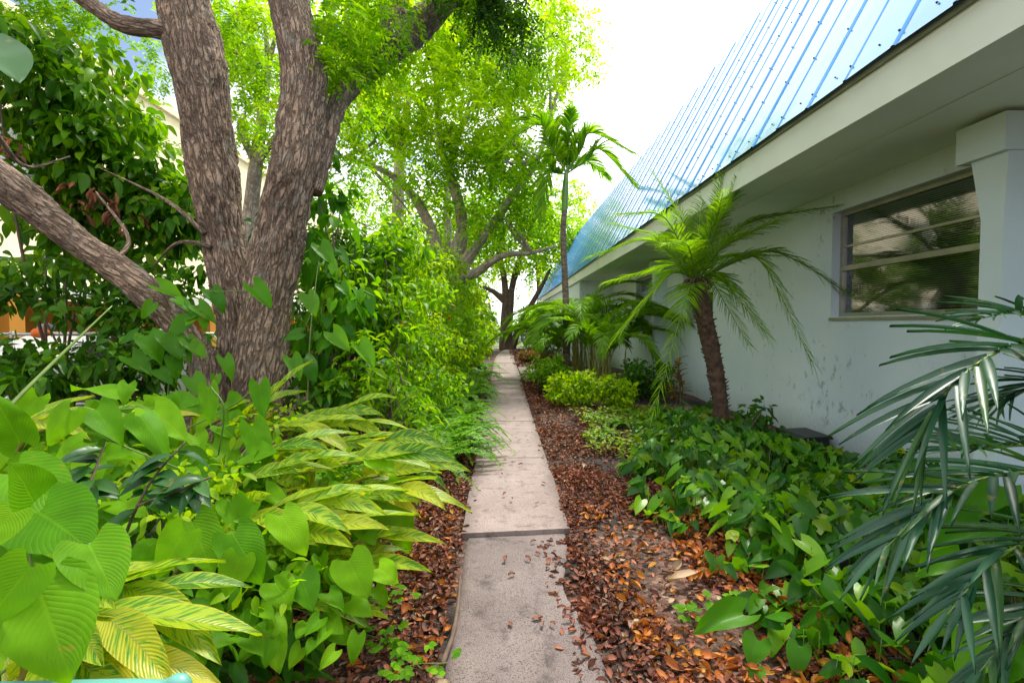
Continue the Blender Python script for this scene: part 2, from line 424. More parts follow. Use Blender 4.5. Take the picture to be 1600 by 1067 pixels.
def stucco_mat():
    m, nt, out = newmat('painted_stucco')
    tc = N(nt, 'TexCoord')
    n1 = N(nt, 'TexNoise', Scale=0.9, Detail=6.0, Roughness=0.6); nt.links.new(tc.outputs['Object'], n1.inputs['Vector'])
    col = ramp(nt, n1.outputs['Fac'], [(0.3, (0.60, 0.71, 0.78)), (0.7, (0.70, 0.79, 0.84))])
    mp = N(nt, 'Mapping'); mp.inputs['Scale'].default_value = (1, 1, 0.55); nt.links.new(tc.outputs['Object'], mp.inputs['Vector'])
    n2 = N(nt, 'TexNoise', Scale=9.0, Detail=9.0, Roughness=0.78); nt.links.new(mp.outputs[0], n2.inputs['Vector'])
    n4 = N(nt, 'TexNoise', Scale=0.8, Detail=3.0); nt.links.new(tc.outputs['Object'], n4.inputs['Vector'])
    th = math_(nt, 'ADD', n2.outputs['Fac'], math_(nt, 'MULTIPLY', math_(nt, 'SUBTRACT', n4.outputs['Fac'], 0.5), 0.35))
    chip = ramp(nt, th, [(0.605, (0, 0, 0)), (0.65, (1, 1, 1))])
    col = mixc(nt, math_(nt, 'MULTIPLY', chip, 0.5), col, (0.13, 0.14, 0.14))
    sx = N(nt, 'SeparateXYZ'); nt.links.new(tc.outputs['Object'], sx.inputs[0])
    splash = math_(nt, 'SUBTRACT', 1.0, math_(nt, 'MULTIPLY_ADD', sx.outputs[2], 2.2, math_(nt, 'MULTIPLY_ADD', n2.outputs['Fac'], 1.4, -0.6)), clamp=True)
    col = mixc(nt, math_(nt, 'MULTIPLY', splash, 0.4), col, (0.10, 0.09, 0.08))
    p = N(nt, 'BsdfPrincipled', Roughness=0.75); nt.links.new(col, p.inputs['Base Color'])
    n3 = N(nt, 'TexNoise', Scale=38.0, Detail=6.0, Roughness=0.6); nt.links.new(tc.outputs['Object'], n3.inputs['Vector'])
    h = math_(nt, 'SUBTRACT', n3.outputs['Fac'], math_(nt, 'MULTIPLY', chip, 0.8))
    b = N(nt, 'Bump', Strength=0.4, Distance=0.012); nt.links.new(h, b.inputs['Height']); nt.links.new(b.outputs[0], p.inputs['Normal'])
    nt.links.new(p.outputs[0], out.inputs['Surface'])
    return m

def roof_mat():
    m, nt, out = newmat('blue_metal_roofing')
    tc = N(nt, 'TexCoord')
    n1 = N(nt, 'TexNoise', Scale=1.1, Detail=5.0); nt.links.new(tc.outputs['Object'], n1.inputs['Vector'])
    col = ramp(nt, n1.outputs['Fac'], [(0.25, (0.05, 0.27, 0.62)), (0.75, (0.13, 0.39, 0.75))])
    p = N(nt, 'BsdfPrincipled', Metallic=0.3, Roughness=0.14); nt.links.new(col, p.inputs['Base Color'])
    p.inputs['Coat Weight'].default_value = 0.3; p.inputs['Coat Roughness'].default_value = 0.08
    n2 = N(nt, 'TexNoise', Scale=2.2, Detail=2.0); nt.links.new(tc.outputs['Object'], n2.inputs['Vector'])
    b = N(nt, 'Bump', Strength=0.12, Distance=0.05); nt.links.new(n2.outputs['Fac'], b.inputs['Height'])
    nt.links.new(b.outputs[0], p.inputs['Normal']); nt.links.new(b.outputs[0], p.inputs['Coat Normal'])
    nt.links.new(p.outputs[0], out.inputs['Surface'])
    return m

def glass_mat(name, refl=0.35):
    m, nt, out = newmat(name)
    t = N(nt, 'BsdfTransparent'); t.inputs['Color'].default_value = (0.75, 0.78, 0.78, 1)
    g = N(nt, 'BsdfGlossy', Roughness=0.06); g.inputs['Color'].default_value = (0.95, 0.97, 1, 1)
    lw = N(nt, 'LayerWeight', Blend=0.35)
    f = math_(nt, 'MULTIPLY_ADD', lw.outputs['Fresnel'], 1.0, refl, clamp=True)
    mx = N(nt, 'MixShader'); nt.links.new(f, mx.inputs[0]); nt.links.new(t.outputs[0], mx.inputs[1]); nt.links.new(g.outputs[0], mx.inputs[2])
    nt.links.new(mx.outputs[0], out.inputs['Surface'])
    return m

M = {}
M['ginger'] = ginger_mat()
M['heart'] = leaf_mat('heart_vine_leaf', (0.06, 0.21, 0.003), (0.12, 0.31, 0.004), (0.2, 0.42, 0.007), 0.42, 0.5, veins=46, spec=0.12, patch=0.18, pscale=14.0)
M['heart_dk'] = leaf_mat('heart_vine_leaf_deep', (0.035, 0.15, 0.005), (0.07, 0.24, 0.006), (0.12, 0.32, 0.008), 0.42, 0.42)
M['holly'] = leaf_mat('dark_glossy_leaf', (0.012, 0.07, 0.012), (0.022, 0.1, 0.015), (0.05, 0.15, 0.018), 0.25, 0.38, spec=0.4)
M['hedge'] = leaf_mat('hedge_leaf', (0.065, 0.21, 0.003), (0.16, 0.35, 0.004), (0.29, 0.48, 0.007), 0.54, 0.45)
M['hedge_y'] = leaf_mat('yellow_hedge_leaf', (0.13, 0.28, 0.003), (0.26, 0.43, 0.004), (0.40, 0.54, 0.007), 0.56, 0.45)
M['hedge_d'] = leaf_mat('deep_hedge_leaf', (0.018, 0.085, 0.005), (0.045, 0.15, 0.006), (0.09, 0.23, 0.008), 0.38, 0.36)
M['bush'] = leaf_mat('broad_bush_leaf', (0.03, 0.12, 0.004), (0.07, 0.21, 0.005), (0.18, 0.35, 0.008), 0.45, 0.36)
M['tree'] = leaf_mat('shade_tree_leaf', (0.09, 0.26, 0.003), (0.18, 0.38, 0.004), (0.3, 0.48, 0.006), 0.6, 0.48)
M['tree_d'] = leaf_mat('shaded_tree_leaf', (0.02, 0.075, 0.006), (0.04, 0.12, 0.008), (0.08, 0.18, 0.01), 0.38, 0.4)  # darker copy of the tree leaf, shade of overhead clumps put into colour
M['tree_y'] = leaf_mat('bright_tree_leaf', (0.19, 0.36, 0.003), (0.30, 0.49, 0.004), (0.44, 0.58, 0.008), 0.64, 0.5)
M['fern'] = leaf_mat('fern_leaf', (0.05, 0.19, 0.005), (0.1, 0.27, 0.007), (0.18, 0.37, 0.015), 0.42, 0.45)
M['pothos'] = leaf_mat('ground_cover_leaf', (0.014, 0.085, 0.004), (0.045, 0.17, 0.005), (0.17, 0.36, 0.008), 0.36, 0.32, spec=0.26, patch=0.4, pscale=2.2)
M['creeper'] = leaf_mat('creeper_leaf', (0.07, 0.17, 0.004), (0.16, 0.28, 0.006), (0.32, 0.38, 0.01), 0.38, 0.45)
M['date'] = leaf_mat('date_palm_leaflet', (0.10, 0.25, 0.006), (0.19, 0.37, 0.008), (0.32, 0.5, 0.012), 0.55, 0.45)
M['areca'] = leaf_mat('areca_leaflet', (0.08, 0.23, 0.005), (0.15, 0.34, 0.007), (0.26, 0.45, 0.01), 0.5, 0.42)
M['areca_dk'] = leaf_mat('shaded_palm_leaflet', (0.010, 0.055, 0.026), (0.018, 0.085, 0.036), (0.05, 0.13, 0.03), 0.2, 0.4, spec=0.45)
M['xmas'] = leaf_mat('tall_palm_leaflet', (0.09, 0.25, 0.004), (0.17, 0.36, 0.006), (0.28, 0.46, 0.008), 0.55, 0.45)
M['ti'] = leaf_mat('red_plant_leaf', (0.2, 0.06, 0.015), (0.24, 0.14, 0.03), (0.1, 0.12, 0.015), 0.35, 0.4)
M['dry'] = leaf_mat('dead_leaf', (0.09, 0.033, 0.024), (0.2, 0.07, 0.045), (0.38, 0.145, 0.075), 0.1, 0.65, patch=0.4, pscale=1.2)
M['petal'] = leaf_mat('red_petal', (0.5, 0.04, 0.02), (0.6, 0.06, 0.02), (0.65, 0.1, 0.03), 0.3, 0.5)
M['dry_o'] = leaf_mat('orange_dead_leaf', (0.26, 0.07, 0.015), (0.38, 0.12, 0.02), (0.42, 0.2, 0.03), 0.12, 0.5)
M['dry2'] = leaf_mat('weathered_dead_leaf', (0.06, 0.035, 0.026), (0.15, 0.085, 0.06), (0.3, 0.19, 0.14), 0.1, 0.7, patch=0.3)
M['tan'] = leaf_mat('tan_dead_leaf', (0.3, 0.2, 0.12), (0.38, 0.27, 0.17), (0.45, 0.33, 0.22), 0.1, 0.6)
M['bark'] = bark_mat('furrowed_bark', (0.40, 0.29, 0.21), (0.21, 0.138, 0.094), 20, 3.7, 0.4, 1.0)
M['bark_p'] = bark_mat('pale_bark', (0.5, 0.42, 0.37), (0.3, 0.235, 0.2), 8, 3, 0.3, 0.5)
M['bark_d'] = bark_mat('brown_bark', (0.17, 0.11, 0.08), (0.07, 0.045, 0.035), 10, 4, 0.15, 0.6)
M['twig'] = simple('twig_wood', (0.13, 0.085, 0.06), 0.8, nscale=20)
M['stem'] = simple('green_stem', (0.12, 0.2, 0.03), 0.5, nscale=20)
M['stem_y'] = simple('pale_stem', (0.34, 0.33, 0.08), 0.45, nscale=20)
M['palm_trunk'] = simple('palm_trunk_fibre', (0.085, 0.048, 0.03), 0.9, nscale=14, namt=0.5, bump=1.0, bscale=45)
M['palm_ring'] = bark_mat('ringed_palm_bark', (0.26, 0.2, 0.16), (0.15, 0.11, 0.09), 2, 9, 0.2, 0.4)
M['crownshaft'] = simple('crownshaft_green', (0.14, 0.27, 0.05), 0.35, nscale=5)
M['path'] = concrete_mat('pale_concrete', (0.265, 0.207, 0.19), (0.37, 0.295, 0.272), 150.0, 0.5)
M['path_old'] = concrete_mat('old_concrete', (0.165, 0.13, 0.122), (0.265, 0.213, 0.2), 170.0, 0.75, 0.8)
M['soil'] = soil_mat()
M['stucco'] = stucco_mat()
M['paint'] = simple('greenish_white_paint', (0.74, 0.80, 0.69), 0.55, nscale=1.5, namt=0.06, bump=0.08, bscale=50)
M['soffit'] = simple('soffit_paint', (0.72, 0.79, 0.71), 0.6, nscale=1.2, namt=0.08, bump=0.08)
M['trim'] = simple('column_paint', (0.60, 0.72, 0.75), 0.5, nscale=1.5, namt=0.06, bump=0.08)
M['drip'] = simple('olive_drip_edge', (0.16, 0.18, 0.11), 0.45, nscale=3)
M['roof'] = roof_mat()
M['screw'] = simple('dark_screw', (0.02, 0.025, 0.035), 0.4, metal=0.3)
M['alu'] = simple('aluminium_frame', (0.42, 0.40, 0.33), 0.35, metal=0.6, nscale=6, namt=0.15)
M['blind'] = simple('grey_blind', (0.34, 0.32, 0.29), 0.6, nscale=2, namt=0.2)
M['glass'] = glass_mat('window_glass', 0.16)
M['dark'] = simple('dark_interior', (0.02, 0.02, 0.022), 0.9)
M['black'] = simple('black_plastic', (0.012, 0.012, 0.013), 0.45)
M['cream'] = simple('cream_render', (0.88, 0.76, 0.55), 0.8, nscale=0.7, namt=0.05)
M['orange'] = simple('orange_render', (0.58, 0.25, 0.03), 0.75, nscale=1.0, namt=0.1)
M['white'] = simple('white_paint', (0.8, 0.8, 0.78), 0.5, nscale=2, namt=0.04)
M['teal'] = simple('teal_paint', (0.10, 0.30, 0.25), 0.4, nscale=6, namt=0.1)
M['steel'] = simple('galvanised_steel', (0.45, 0.45, 0.44), 0.4, metal=0.7)
M['carw'] = simple('white_car_paint', (0.75, 0.76, 0.78), 0.2, nscale=1, namt=0.02)
M['carb'] = simple('blue_car_paint', (0.35, 0.5, 0.62), 0.2, nscale=1, namt=0.02)
M['tyre'] = simple('tyre_rubber', (0.02, 0.02, 0.02), 0.8)
M['rag_o'] = simple('orange_cloth', (0.75, 0.16, 0.03), 0.8, nscale=6, namt=0.2)
M['rag_g'] = simple('grey_blue_cloth', (0.25, 0.29, 0.36), 0.8, nscale=6, namt=0.2)
M['lawn'] = simple('lawn_turf', (0.09, 0.15, 0.03), 0.9, nscale=3, namt=0.4, bump=0.5)
M['asphalt'] = simple('asphalt', (0.11, 0.11, 0.11), 0.85, nscale=3, namt=0.2, bump=0.3)

# ------------------------------------------------------------------ setting: ground, path
PXL, PXR = -0.285, 0.505
def hgt(x, y):
    d = max(0.0, max(PXL - x, x - PXR))
    s = min(1.0, d / 0.5)
    n = mnoise.noise((x * 0.9, y * 0.9, 0)) * 0.05 + mnoise.noise((x * 3.1, y * 3.1, 4)) * 0.022
    fade = 1.0 if -2 < y < 34 else 0.0
    return fade * s * (0.02 + n) - 0.035 + (0.05 * min(1, max(0, x - 1.2) / 2) * fade)

xs = np.concatenate([[-260, -120, -60, -30, -18], np.linspace(-12, 6, 110), [10, 20, 40, 80, 160, 260]])
ys = np.concatenate([[-260, -100, -40, -15], np.linspace(-5, 10, 110), np.linspace(10.4, 40, 70), [50, 70, 100, 150, 240, 400]])
gv = [(x, y, hgt(x, y)) for y in ys for x in xs]
nx = len(xs)
gf = [(j * nx + i, j * nx + i + 1, (j + 1) * nx + i + 1, (j + 1) * nx + i) for j in range(len(ys) - 1) for i in range(nx - 1)]
g = MB(); g.faces(gv, gf); ground = g.build('ground', M['soil']); tag(ground, kind='structure')

# new slabs with tooled joints
joints = [3.42, 5.35, 7.4, 9.2, 11.0, 12.9, 14.8, 16.8, 18.9, 21, 23.2, 25.4, 27.6, 29.8]
prof = []
rs = random.Random(3)
for i in range(len(joints) - 1):
    a, b = joints[i], joints[i + 1]
    z0, z1 = 0.012 + rs.uniform(-.006, .006), 0.012 + rs.uniform(-.006, .006)
    for k in range(9):
        t = k / 8
        y = a + 0.016 + (b - a - 0.032) * t
        prof.append((y, z0 + (z1 - z0) * t))
    prof.append((b - 0.012, -0.004)); prof.append((b + 0.012, -0.004))
v = []; f = []
cols = np.linspace(0, 1, 9)
for (y, z) in prof:
    bow = max(0, y - 20) ** 2 * 0.006
    for c in cols:
        e = 0.012 * mnoise.noise((y * 2.3, c * 9, 1)) if c in (0, 1) else 0
        v.append((PXL + (PXR - PXL) * c + e + bow + (0.06 * min(1, max(0, (y - 8) / 8)) if c > .5 else 0), y + (0.07 * (c - .5) if y < 3.5 else 0), z))
nr = len(prof)
for j in range(nr - 1):
    for i in range(8):
        a = j * 9 + i; f.append((a, a + 1, a + 10, a + 9))
# skirts
def skirt(idx):
    global v, f
    base = len(v)
    for i in idx: v.append((v[i][0], v[i][1], -0.09))
    for k in range(len(idx) - 1): f.append((idx[k], idx[k + 1], base + k + 1, base + k))
skirt([i for i in range(9)][::-1]); skirt([j * 9 for j in range(nr)]); skirt([j * 9 + 8 for j in range(nr)][::-1])
p = MB()
dirty = [max(v[i][2] for i in q) < 0.0 for q in f]
p.faces(v, [q for q, d_ in zip(f, dirty) if not d_]); p.faces(v, [q for q, d_ in zip(f, dirty) if d_], mi=1)
tag(p.build('path', [M['path'], M['soil']], smooth=False), kind='structure')

# older, rougher length of path in front
v = []; f = []
yy = np.linspace(-3.5, 3.47, 130)
for y in yy:
    l = PXL + 0.02 + 0.02 * mnoise.noise((y * 2.0, 0, 3)) ; r = PXR - 0.01 - 0.035 * abs(mnoise.noise((y * 1.7, 5, 3))) - (0.10 * math.exp(-((y - 2.75) / 0.35) ** 2))
    for k in range(25):
        c = k / 24
        z = -0.022 + 0.006 * mnoise.noise((c * 3, y * 2.2, 8)) + 0.003 * mnoise.noise((c * 16, y * 14, 2))
        if k in (0, 24): z -= 0.05
        v.append((l + (r - l) * c, y, z))
for j in range(len(yy) - 1):
    for i in range(24):
        a = j * 25 + i; f.append((a, a + 1, a + 26, a + 25))
p = MB(); p.faces(v, f); tag(p.build('path', M['path_old']), kind='structure')

# branch of the walk towards the entry on the right
p = MB()
p.box(PXR + 0.09, 14.6, -0.08, 3.6, 17.6, 0.016); tag(p.build('path', M['path'], smooth=False), kind='structure')
p = MB(); p.box(-3.5, 30.2, -0.08, 9.0, 32.2, 0.012); tag(p.build('path', M['path'], smooth=False), kind='structure')
p = MB(); p.faces([(-60, 33, 0.0), (60, 33, 0.0), (60, 41, 0.0), (-60, 41, 0.0)], [(0, 1, 2, 3)]); tag(p.build('lawn', M['lawn']), kind='structure')
p = MB(); p.faces([(-80, 41, 0.004), (80, 41, 0.004), (80, 50, 0.004), (-80, 50, 0.004)], [(0, 1, 2, 3)]); tag(p.build('road', M['asphalt']), kind='structure')

# ------------------------------------------------------------------ house on the right
WX, FX, SZ, FZ, RX, RZ = 3.98, 2.70, 3.08, 3.385, 4.64, 7.0
YN, YF = -3.5, 35.5
house = thing('house', 'long single storey house with white stucco walls and a steep blue metal roof', 'house', (WX, 10, 0))
def wall_open(mb, x, y0, y1, z0, z1, opens, th=0.16):
    ysx = sorted({y0, y1, *[o[0] for o in opens], *[o[1] for o in opens]})
    for a, b in zip(ysx[:-1], ysx[1:]):
        o = [q for q in opens if q[0] <= a and q[1] >= b]
        if not o: spans = [(z0, z1)]
        else: spans = [(z0, o[0][2]), (o[0][3], z1)]
        for (c, d) in spans:
            mb.faces([(x, a, c), (x, b, c), (x, b, d), (x, a, d)], [(0, 3, 2, 1)])
    for (a, b, c, d) in opens:
        q = [(x, a, c), (x, b, c), (x, b, d), (x, a, d), (x + th, a, c), (x + th, b, c), (x + th, b, d), (x + th, a, d)]
        mb.faces(q, [(0, 1, 5, 4), (1, 2, 6, 5), (2, 3, 7, 6), (3, 0, 4, 7)])
W1 = (3.62, 5.72, 1.60, 2.84); W2 = (8.95, 10.45, 1.60, 2.84); W3 = (12.6, 14.1, 1.60, 2.84)
w = MB()
wall_open(w, WX, YN, 17.0, -0.2, SZ + 0.05, [W1, W2, W3])
w.faces([(2.78, 17.0, -0.2), (WX, 17.0, -0.2), (WX, 17.0, SZ + .05), (2.78, 17.0, SZ + .05)], [(0, 1, 2, 3)])
w.faces([(2.78, 17.0, -0.2), (2.78, 34.6, -0.2), (2.78, 34.6, SZ + .05), (2.78, 17.0, SZ + .05)], [(0, 3, 2, 1)])
w.faces([(2.78, 34.6, -0.2), (16, 34.6, -0.2), (16, 34.6, SZ + .05), (2.78, 34.6, SZ + .05)], [(0, 3, 2, 1)])
w.faces([(16, 34.6, -0.2), (16, YN, -0.2), (16, YN, SZ + .05), (16, 34.6, SZ + .05)], [(0, 3, 2, 1)])
w.faces([(16, YN, -0.2), (WX, YN, -0.2), (WX, YN, SZ + .05), (16, YN, SZ + .05)], [(0, 3, 2, 1)])
w.build('wall', M['stucco'], house, smooth=False)
s = MB()
for (a, b) in ((FX + 0.03, 3.26), (3.263, WX - 0.002)):
    s.box(a, YN, SZ, b, YF - 0.05, SZ + 0.03)
s.box(3.2, YN, SZ - 0.006, 3.32, YF - .06, SZ - 0.001)
s.build('soffit', M['soffit'], house, smooth=False)
fa = MB()
fa.prism([(FX, SZ - 0.03), (FX + 0.03, SZ - 0.03), (FX + 0.03, FZ), (FX - 0.005, FZ)], 'y', YN, YF)
fa.box(FX + 0.001, YF, SZ - 0.03, 16, YF + 0.03, FZ)
fa.build('fascia', M['paint'], house, smooth=False)
de = MB()
de.prism([(FX - 0.030, FZ - 0.055), (FX - 0.006, FZ - 0.055), (FX - 0.006, FZ + 0.012), (FX - 0.030, FZ + 0.012)], 'y', YN, YF + 0.04)
de.build('drip_edge', M['drip'], house, smooth=False)
# ribbed metal sheets
rf = MB()
pitch = 0.45
sl = np.array((RX - FX, 0, RZ - FZ)); sl_n = sl / np.linalg.norm(sl); nrm = np.array((-sl_n[2], 0, sl_n[0]))
e0 = np.array((FX - 0.07, 0, FZ - 0.025)); slen = np.linalg.norm(sl) + 0.08
prof = []
y = YN; k = 0
while y < YF - 0.01:
    lap = 0.006 if k % 2 else 0.0
    prof += [(y, 0.0 + lap), (y + pitch - 0.040, 0.0 + lap), (y + pitch - 0.030, 0.014), (y + pitch - 0.014, 0.014)]
    y += pitch; k += 1
prof.append((YF, 0))
v = []; f = []
for (yy_, h) in prof:
    tmax = 1.0 if yy_ < YF - 1.94 else max(0.001, (YF - yy_) / 1.94)
    wob = 0.006 * math.sin(yy_ * 5.1) + 0.004 * math.sin(yy_ * 1.7)
    for t in (0, 0.5, 1.0):
        q = e0 + sl_n * (slen * t * tmax - (wob if t == 0 else 0)) + nrm * h
        v.append((q[0], yy_, q[2]))
for i in range(len(prof) - 1):
    for j in range(2):
        a = i * 3 + j; f.append((a, a + 1, a + 4, a + 3))
rf.faces(v, f)
rf.faces([(RX, YN, RZ + .03), (14, YN, RZ + .03), (14, YF - 1.94, RZ + .03), (RX, YF - 1.94, RZ + .03)], [(0, 1, 2, 3)])
rf.faces([(FX, YF, FZ), (16, YF, FZ), (14, YF - 1.94, RZ), (RX, YF - 1.94, RZ)], [(0, 1, 2, 3)])
rf.faces([(16, YN, FZ), (16, YF, FZ), (14, YF - 1.94, RZ), (14, YN, RZ)], [(0, 1, 2, 3)])
# screws, inside the roof part
def screw(mb, p, r):
    ring = []
    uax = np.array((0, 1.0, 0)); wax = sl_n
    for h, rr in ((0.0, r), (0.012, r * 0.6)):
        for q in range(6):
            a = q * math.pi / 3
            ring.append(p + nrm * h + uax * rr * math.cos(a) + wax * rr * math.sin(a))
    mb.faces(ring, [(i, (i + 1) % 6, 6 + (i + 1) % 6, 6 + i) for i in range(6)] + [tuple(range(6, 12))], mi=1)
y = YN; k = 0
while y < 22:
    for r_, t in enumerate((0.12, 0.75, 1.45, 2.2, 2.95, 3.7)):
        if t < slen:
            q = e0 + sl_n * t + nrm * 0.014; q[1] = y + pitch - 0.023; screw(rf, q, 0.009)
            if r_ in (0, 3):
                q = e0 + sl_n * (t + 0.02) + nrm * 0.004; q[1] = y + 0.17; screw(rf, q, 0.008)
    y += pitch; k += 1
rf.build('roof', [M['roof'], M['screw']], house, smooth=False)

def window(y0, y1, z0, z1):
    x = WX + 0.10
    fr = MB(); t = 0.045
    fr.box(x, y0, z0, x + 0.05, y1, z0 + t); fr.box(x, y0, z1 - t, x + 0.05, y1, z1)
    fr.box(x, y0, z0 + t, x + 0.05, y0 + t, z1 - t); fr.box(x, y1 - t, z0 + t, x + 0.05, y1, z1 - t)
    zm = z0 + 0.46 * (z1 - z0)
    fr.box(x - 0.012, y0 + t, zm - 0.028, x + 0.05, y1 - t, zm + 0.028)
    fr.box(x + 0.012, y0 + t, z1 - 0.42, x + 0.04, y1 - t, z1 - 0.395)
    fo = fr.build('window', M['alu'], house, smooth=False)
    si = MB(); si.prism([(WX - 0.025, z0 - 0.045), (WX + 0.16, z0 - 0.045), (WX + 0.16, z0 + 0.002), (WX - 0.025, z0 - 0.012)], 'y', y0 - 0.0, y1 + 0.0); si.build('sill', M['alu'], fo, smooth=False)
    for (a, b) in ((z0 + t, zm - 0.028), (zm + 0.028, z1 - t)):
        pn = MB(); pn.faces([(x + 0.028, y0 + t, a), (x + 0.028, y1 - t, a), (x + 0.028, y1 - t, b), (x + 0.028, y0 + t, b)], [(0, 3, 2, 1)])
        pn.build('pane', M['glass'], fo, smooth=False)
    bl = MB()
    z = z0 + 0.07
    while z < z1 - 0.05:
        bl.faces([(x + 0.075, y0 + .02, z), (x + 0.075, y1 - .02, z), (x + 0.098, y1 - .02, z + 0.012), (x + 0.098, y0 + .02, z + 0.012)], [(0, 1, 2, 3)])
        z += 0.021
    bl.build('blind', M['blind'], fo, smooth=False)
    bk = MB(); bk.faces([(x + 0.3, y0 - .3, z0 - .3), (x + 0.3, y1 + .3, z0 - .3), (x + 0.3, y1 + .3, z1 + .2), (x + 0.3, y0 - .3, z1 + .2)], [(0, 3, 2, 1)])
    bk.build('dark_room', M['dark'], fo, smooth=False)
for W_ in (W1, W2, W3): window(*W_)

def column(yc):
    c = MB()
    x0 = WX - 0.34
    # fin widening to its capital
    c.prism([(yc - 0.15, -0.2), (yc + 0.02, -0.2), (yc + 0.02, 2.3), (yc + 0.11, 2.769), (yc - 0.17, 2.769), (yc - 0.15, 2.3)], 'x', WX - 0.29, WX - 0.003)
    co = c.build('column', M['trim'], house, smooth=False)
    k = MB()
    k.box(x0, yc - 0.19, 2.77, WX - 0.004, yc + 0.19, 3.045)
    k.build('capital', M['trim'], co, smooth=False)
for yc in (3.62, 11.6): column(yc)

# ------------------------------------------------------------------ neighbour building on the left
nb = thing('apartment_building', 'cream two storey building with orange ground floor seen through the left foliage', 'building', (-11, 14, 0))
w = MB()
opn = [(a, a + 1.3, z, z + 1.3) for a in (6.2, 10.2, 15.5, 20.5, 25.5) for z in (4.7,)] 
wall_open(w, -10.4, 2, 34, 2.35, 8.1, opn, th=-0.16)
w.faces([(-10.4, 2, 2.35), (-10.4, 2, 8.1), (-20, 2, 8.1), (-20, 2, 2.35)], [(0, 1, 2, 3)])
w.faces([(-10.4, 34, 2.35), (-10.4, 34, 8.1), (-20, 34, 8.1), (-20, 34, 2.35)], [(0, 1, 2, 3)])
w.faces([(-10.4, 2, 8.1), (-10.4, 34, 8.1), (-20, 34, 8.1), (-20, 2, 8.1)], [(0, 1, 2, 3)])
w.build('wall', M['cream'], nb, smooth=False)
w = MB(); w.box(-10.45, 1.95, 8.1, -10.3, 34.05, 8.3); w.build('parapet', M['cream'], nb, smooth=False)
w = MB(); w.box(-10.4, 2, 2.1, -9.2, 34, 2.35); w.build('canopy', M['white'], nb, smooth=False)
w = MB(); w.box(-10.9, 2, -0.1, -10.7, 34, 2.1); w.build('ground_floor_wall', M['orange'], nb, smooth=False)
for yc in np.arange(3, 34, 3.1):
    w = MB(); w.box(-9.5, yc, -0.1, -9.2, yc + 0.3, 2.1); w.build('post', M['orange'], nb, smooth=False)
for (a, b, c, d) in opn:
    w = MB(); w.box(-10.5, a, c, -10.46, b, d); fo = w.build('window', M['glass'], nb, smooth=False)
    w = MB(); w.box(-10.46, a, c, -10.42, a + .06, d); w.box(-10.46, b - .06, c, -10.42, b, d); w.box(-10.46, a + .06, c, -10.42, b - .06, c + .06); w.box(-10.46, a + .06, d - .06, -10.42, b - .06, d); w.build('frame', M['white'], fo, smooth=False)

# ------------------------------------------------------------------ vehicles and small things beyond the shrubs
def car(label, loc, rz, paint):
    t = thing('parked_car', label, 'car', (0, 0, 0))
    b = MB()
    side = [(-2.15, .35), (2.15, .35), (2.2, .62), (2.05, .82), (1.25, .92), (0.55, 1.38), (-0.95, 1.42), (-1.75, 1.0), (-2.15, .92), (-2.22, .6)]
    n = len(side)
    vv = []
    for (yy_, sc) in ((-0.86, 0.0), (-0.80, 1), (0.80, 1), (0.86, 0.0)):
        for (a, z) in side:
            top = max(0, (z - .9)) * 0.35
            ysg = math.copysign(abs(yy_) - top, yy_)
            vv.append((a * (1.0 if sc else 0.985), ysg, z - (0.02 if not sc and z > .5 else 0)))
    ff = [tuple(range(n))[::-1], tuple(range(3 * n, 4 * n))]
    for r_ in range(3):
        for i in range(n):
            j = (i + 1) % n; ff.append((r_ * n + i, r_ * n + j, (r_ + 1) * n + j, (r_ + 1) * n + i))
    b.faces(vv, ff); b.build('body', paint, t, smooth=False)
    g_ = MB()
    for sg in (-1, 1):
        g_.faces([(-1.45, sg * .845, .98), (1.0, sg * .845, .98), (.5, sg * .72, 1.31), (-.9, sg * .72, 1.34)], [(0, 1, 2, 3)])
    g_.faces([(1.22, -.72, .96), (1.22, .72, .96), (.6, .62, 1.35), (.6, -.62, 1.35)], [(0, 1, 2, 3)])
    g_.build('glazing', M['black'], t, smooth=False)
    for sx_ in (-1.35, 1.35):
        for sg in (-1, 1):
            wv = MB(); tube(wv, [(sx_, sg * .68, .33), (sx_, sg * .89, .33)], [.33, .33], 20, 2); wo = wv.build('wheel', M['tyre'], t, smooth=False)
            wv = MB(); tube(wv, [(sx_, sg * .88, .33), (sx_, sg * .9, .33)], [.2, .2], 14, 2); wv.build('rim', M['steel'], wo, smooth=False)
    for sg in (-.55, .55):
        wv = MB(); wv.box(2.1, sg - .16, .62, 2.2, sg + .16, .76); wv.build('headlight', M['white'], t, smooth=False)
    t.location = loc; t.rotation_euler = (0, 0, rz)
    return t
car('white car parked beyond the shrubs on the left by the orange ground floor', (-6.6, 8.6, -0.03), R(75), M['carw'])
car('pale blue car parked on the road past the far end of the path', (1.9, 43.5, 0.0), R(3), M['carb'])

rl = thing('metal_rail', 'thin galvanised rail fence behind the shrubs on the left', 'fence', (-6.5, 6.2, 0))
b = MB(); tube(b, [(-10, 6.2, 1.38), (-3.6, 6.6, 1.38)], [.022, .022], 8, 2); b.build('top_rail', M['steel'], rl)
b = MB(); tube(b, [(-10, 6.2, .45), (-3.6, 6.6, .45)], [.018, .018], 8, 2); b.build('lower_rail', M['steel'], rl)
for x in (-9.4, -7.9, -6.4, -4.9, -3.7):
    b = MB(); yv = 6.2 + (x + 10) / 6.4 * .4; tube(b, [(x, yv, -.1), (x, yv, 1.42)], [.025, .025], 8, 2); b.build('post', M['steel'], rl)

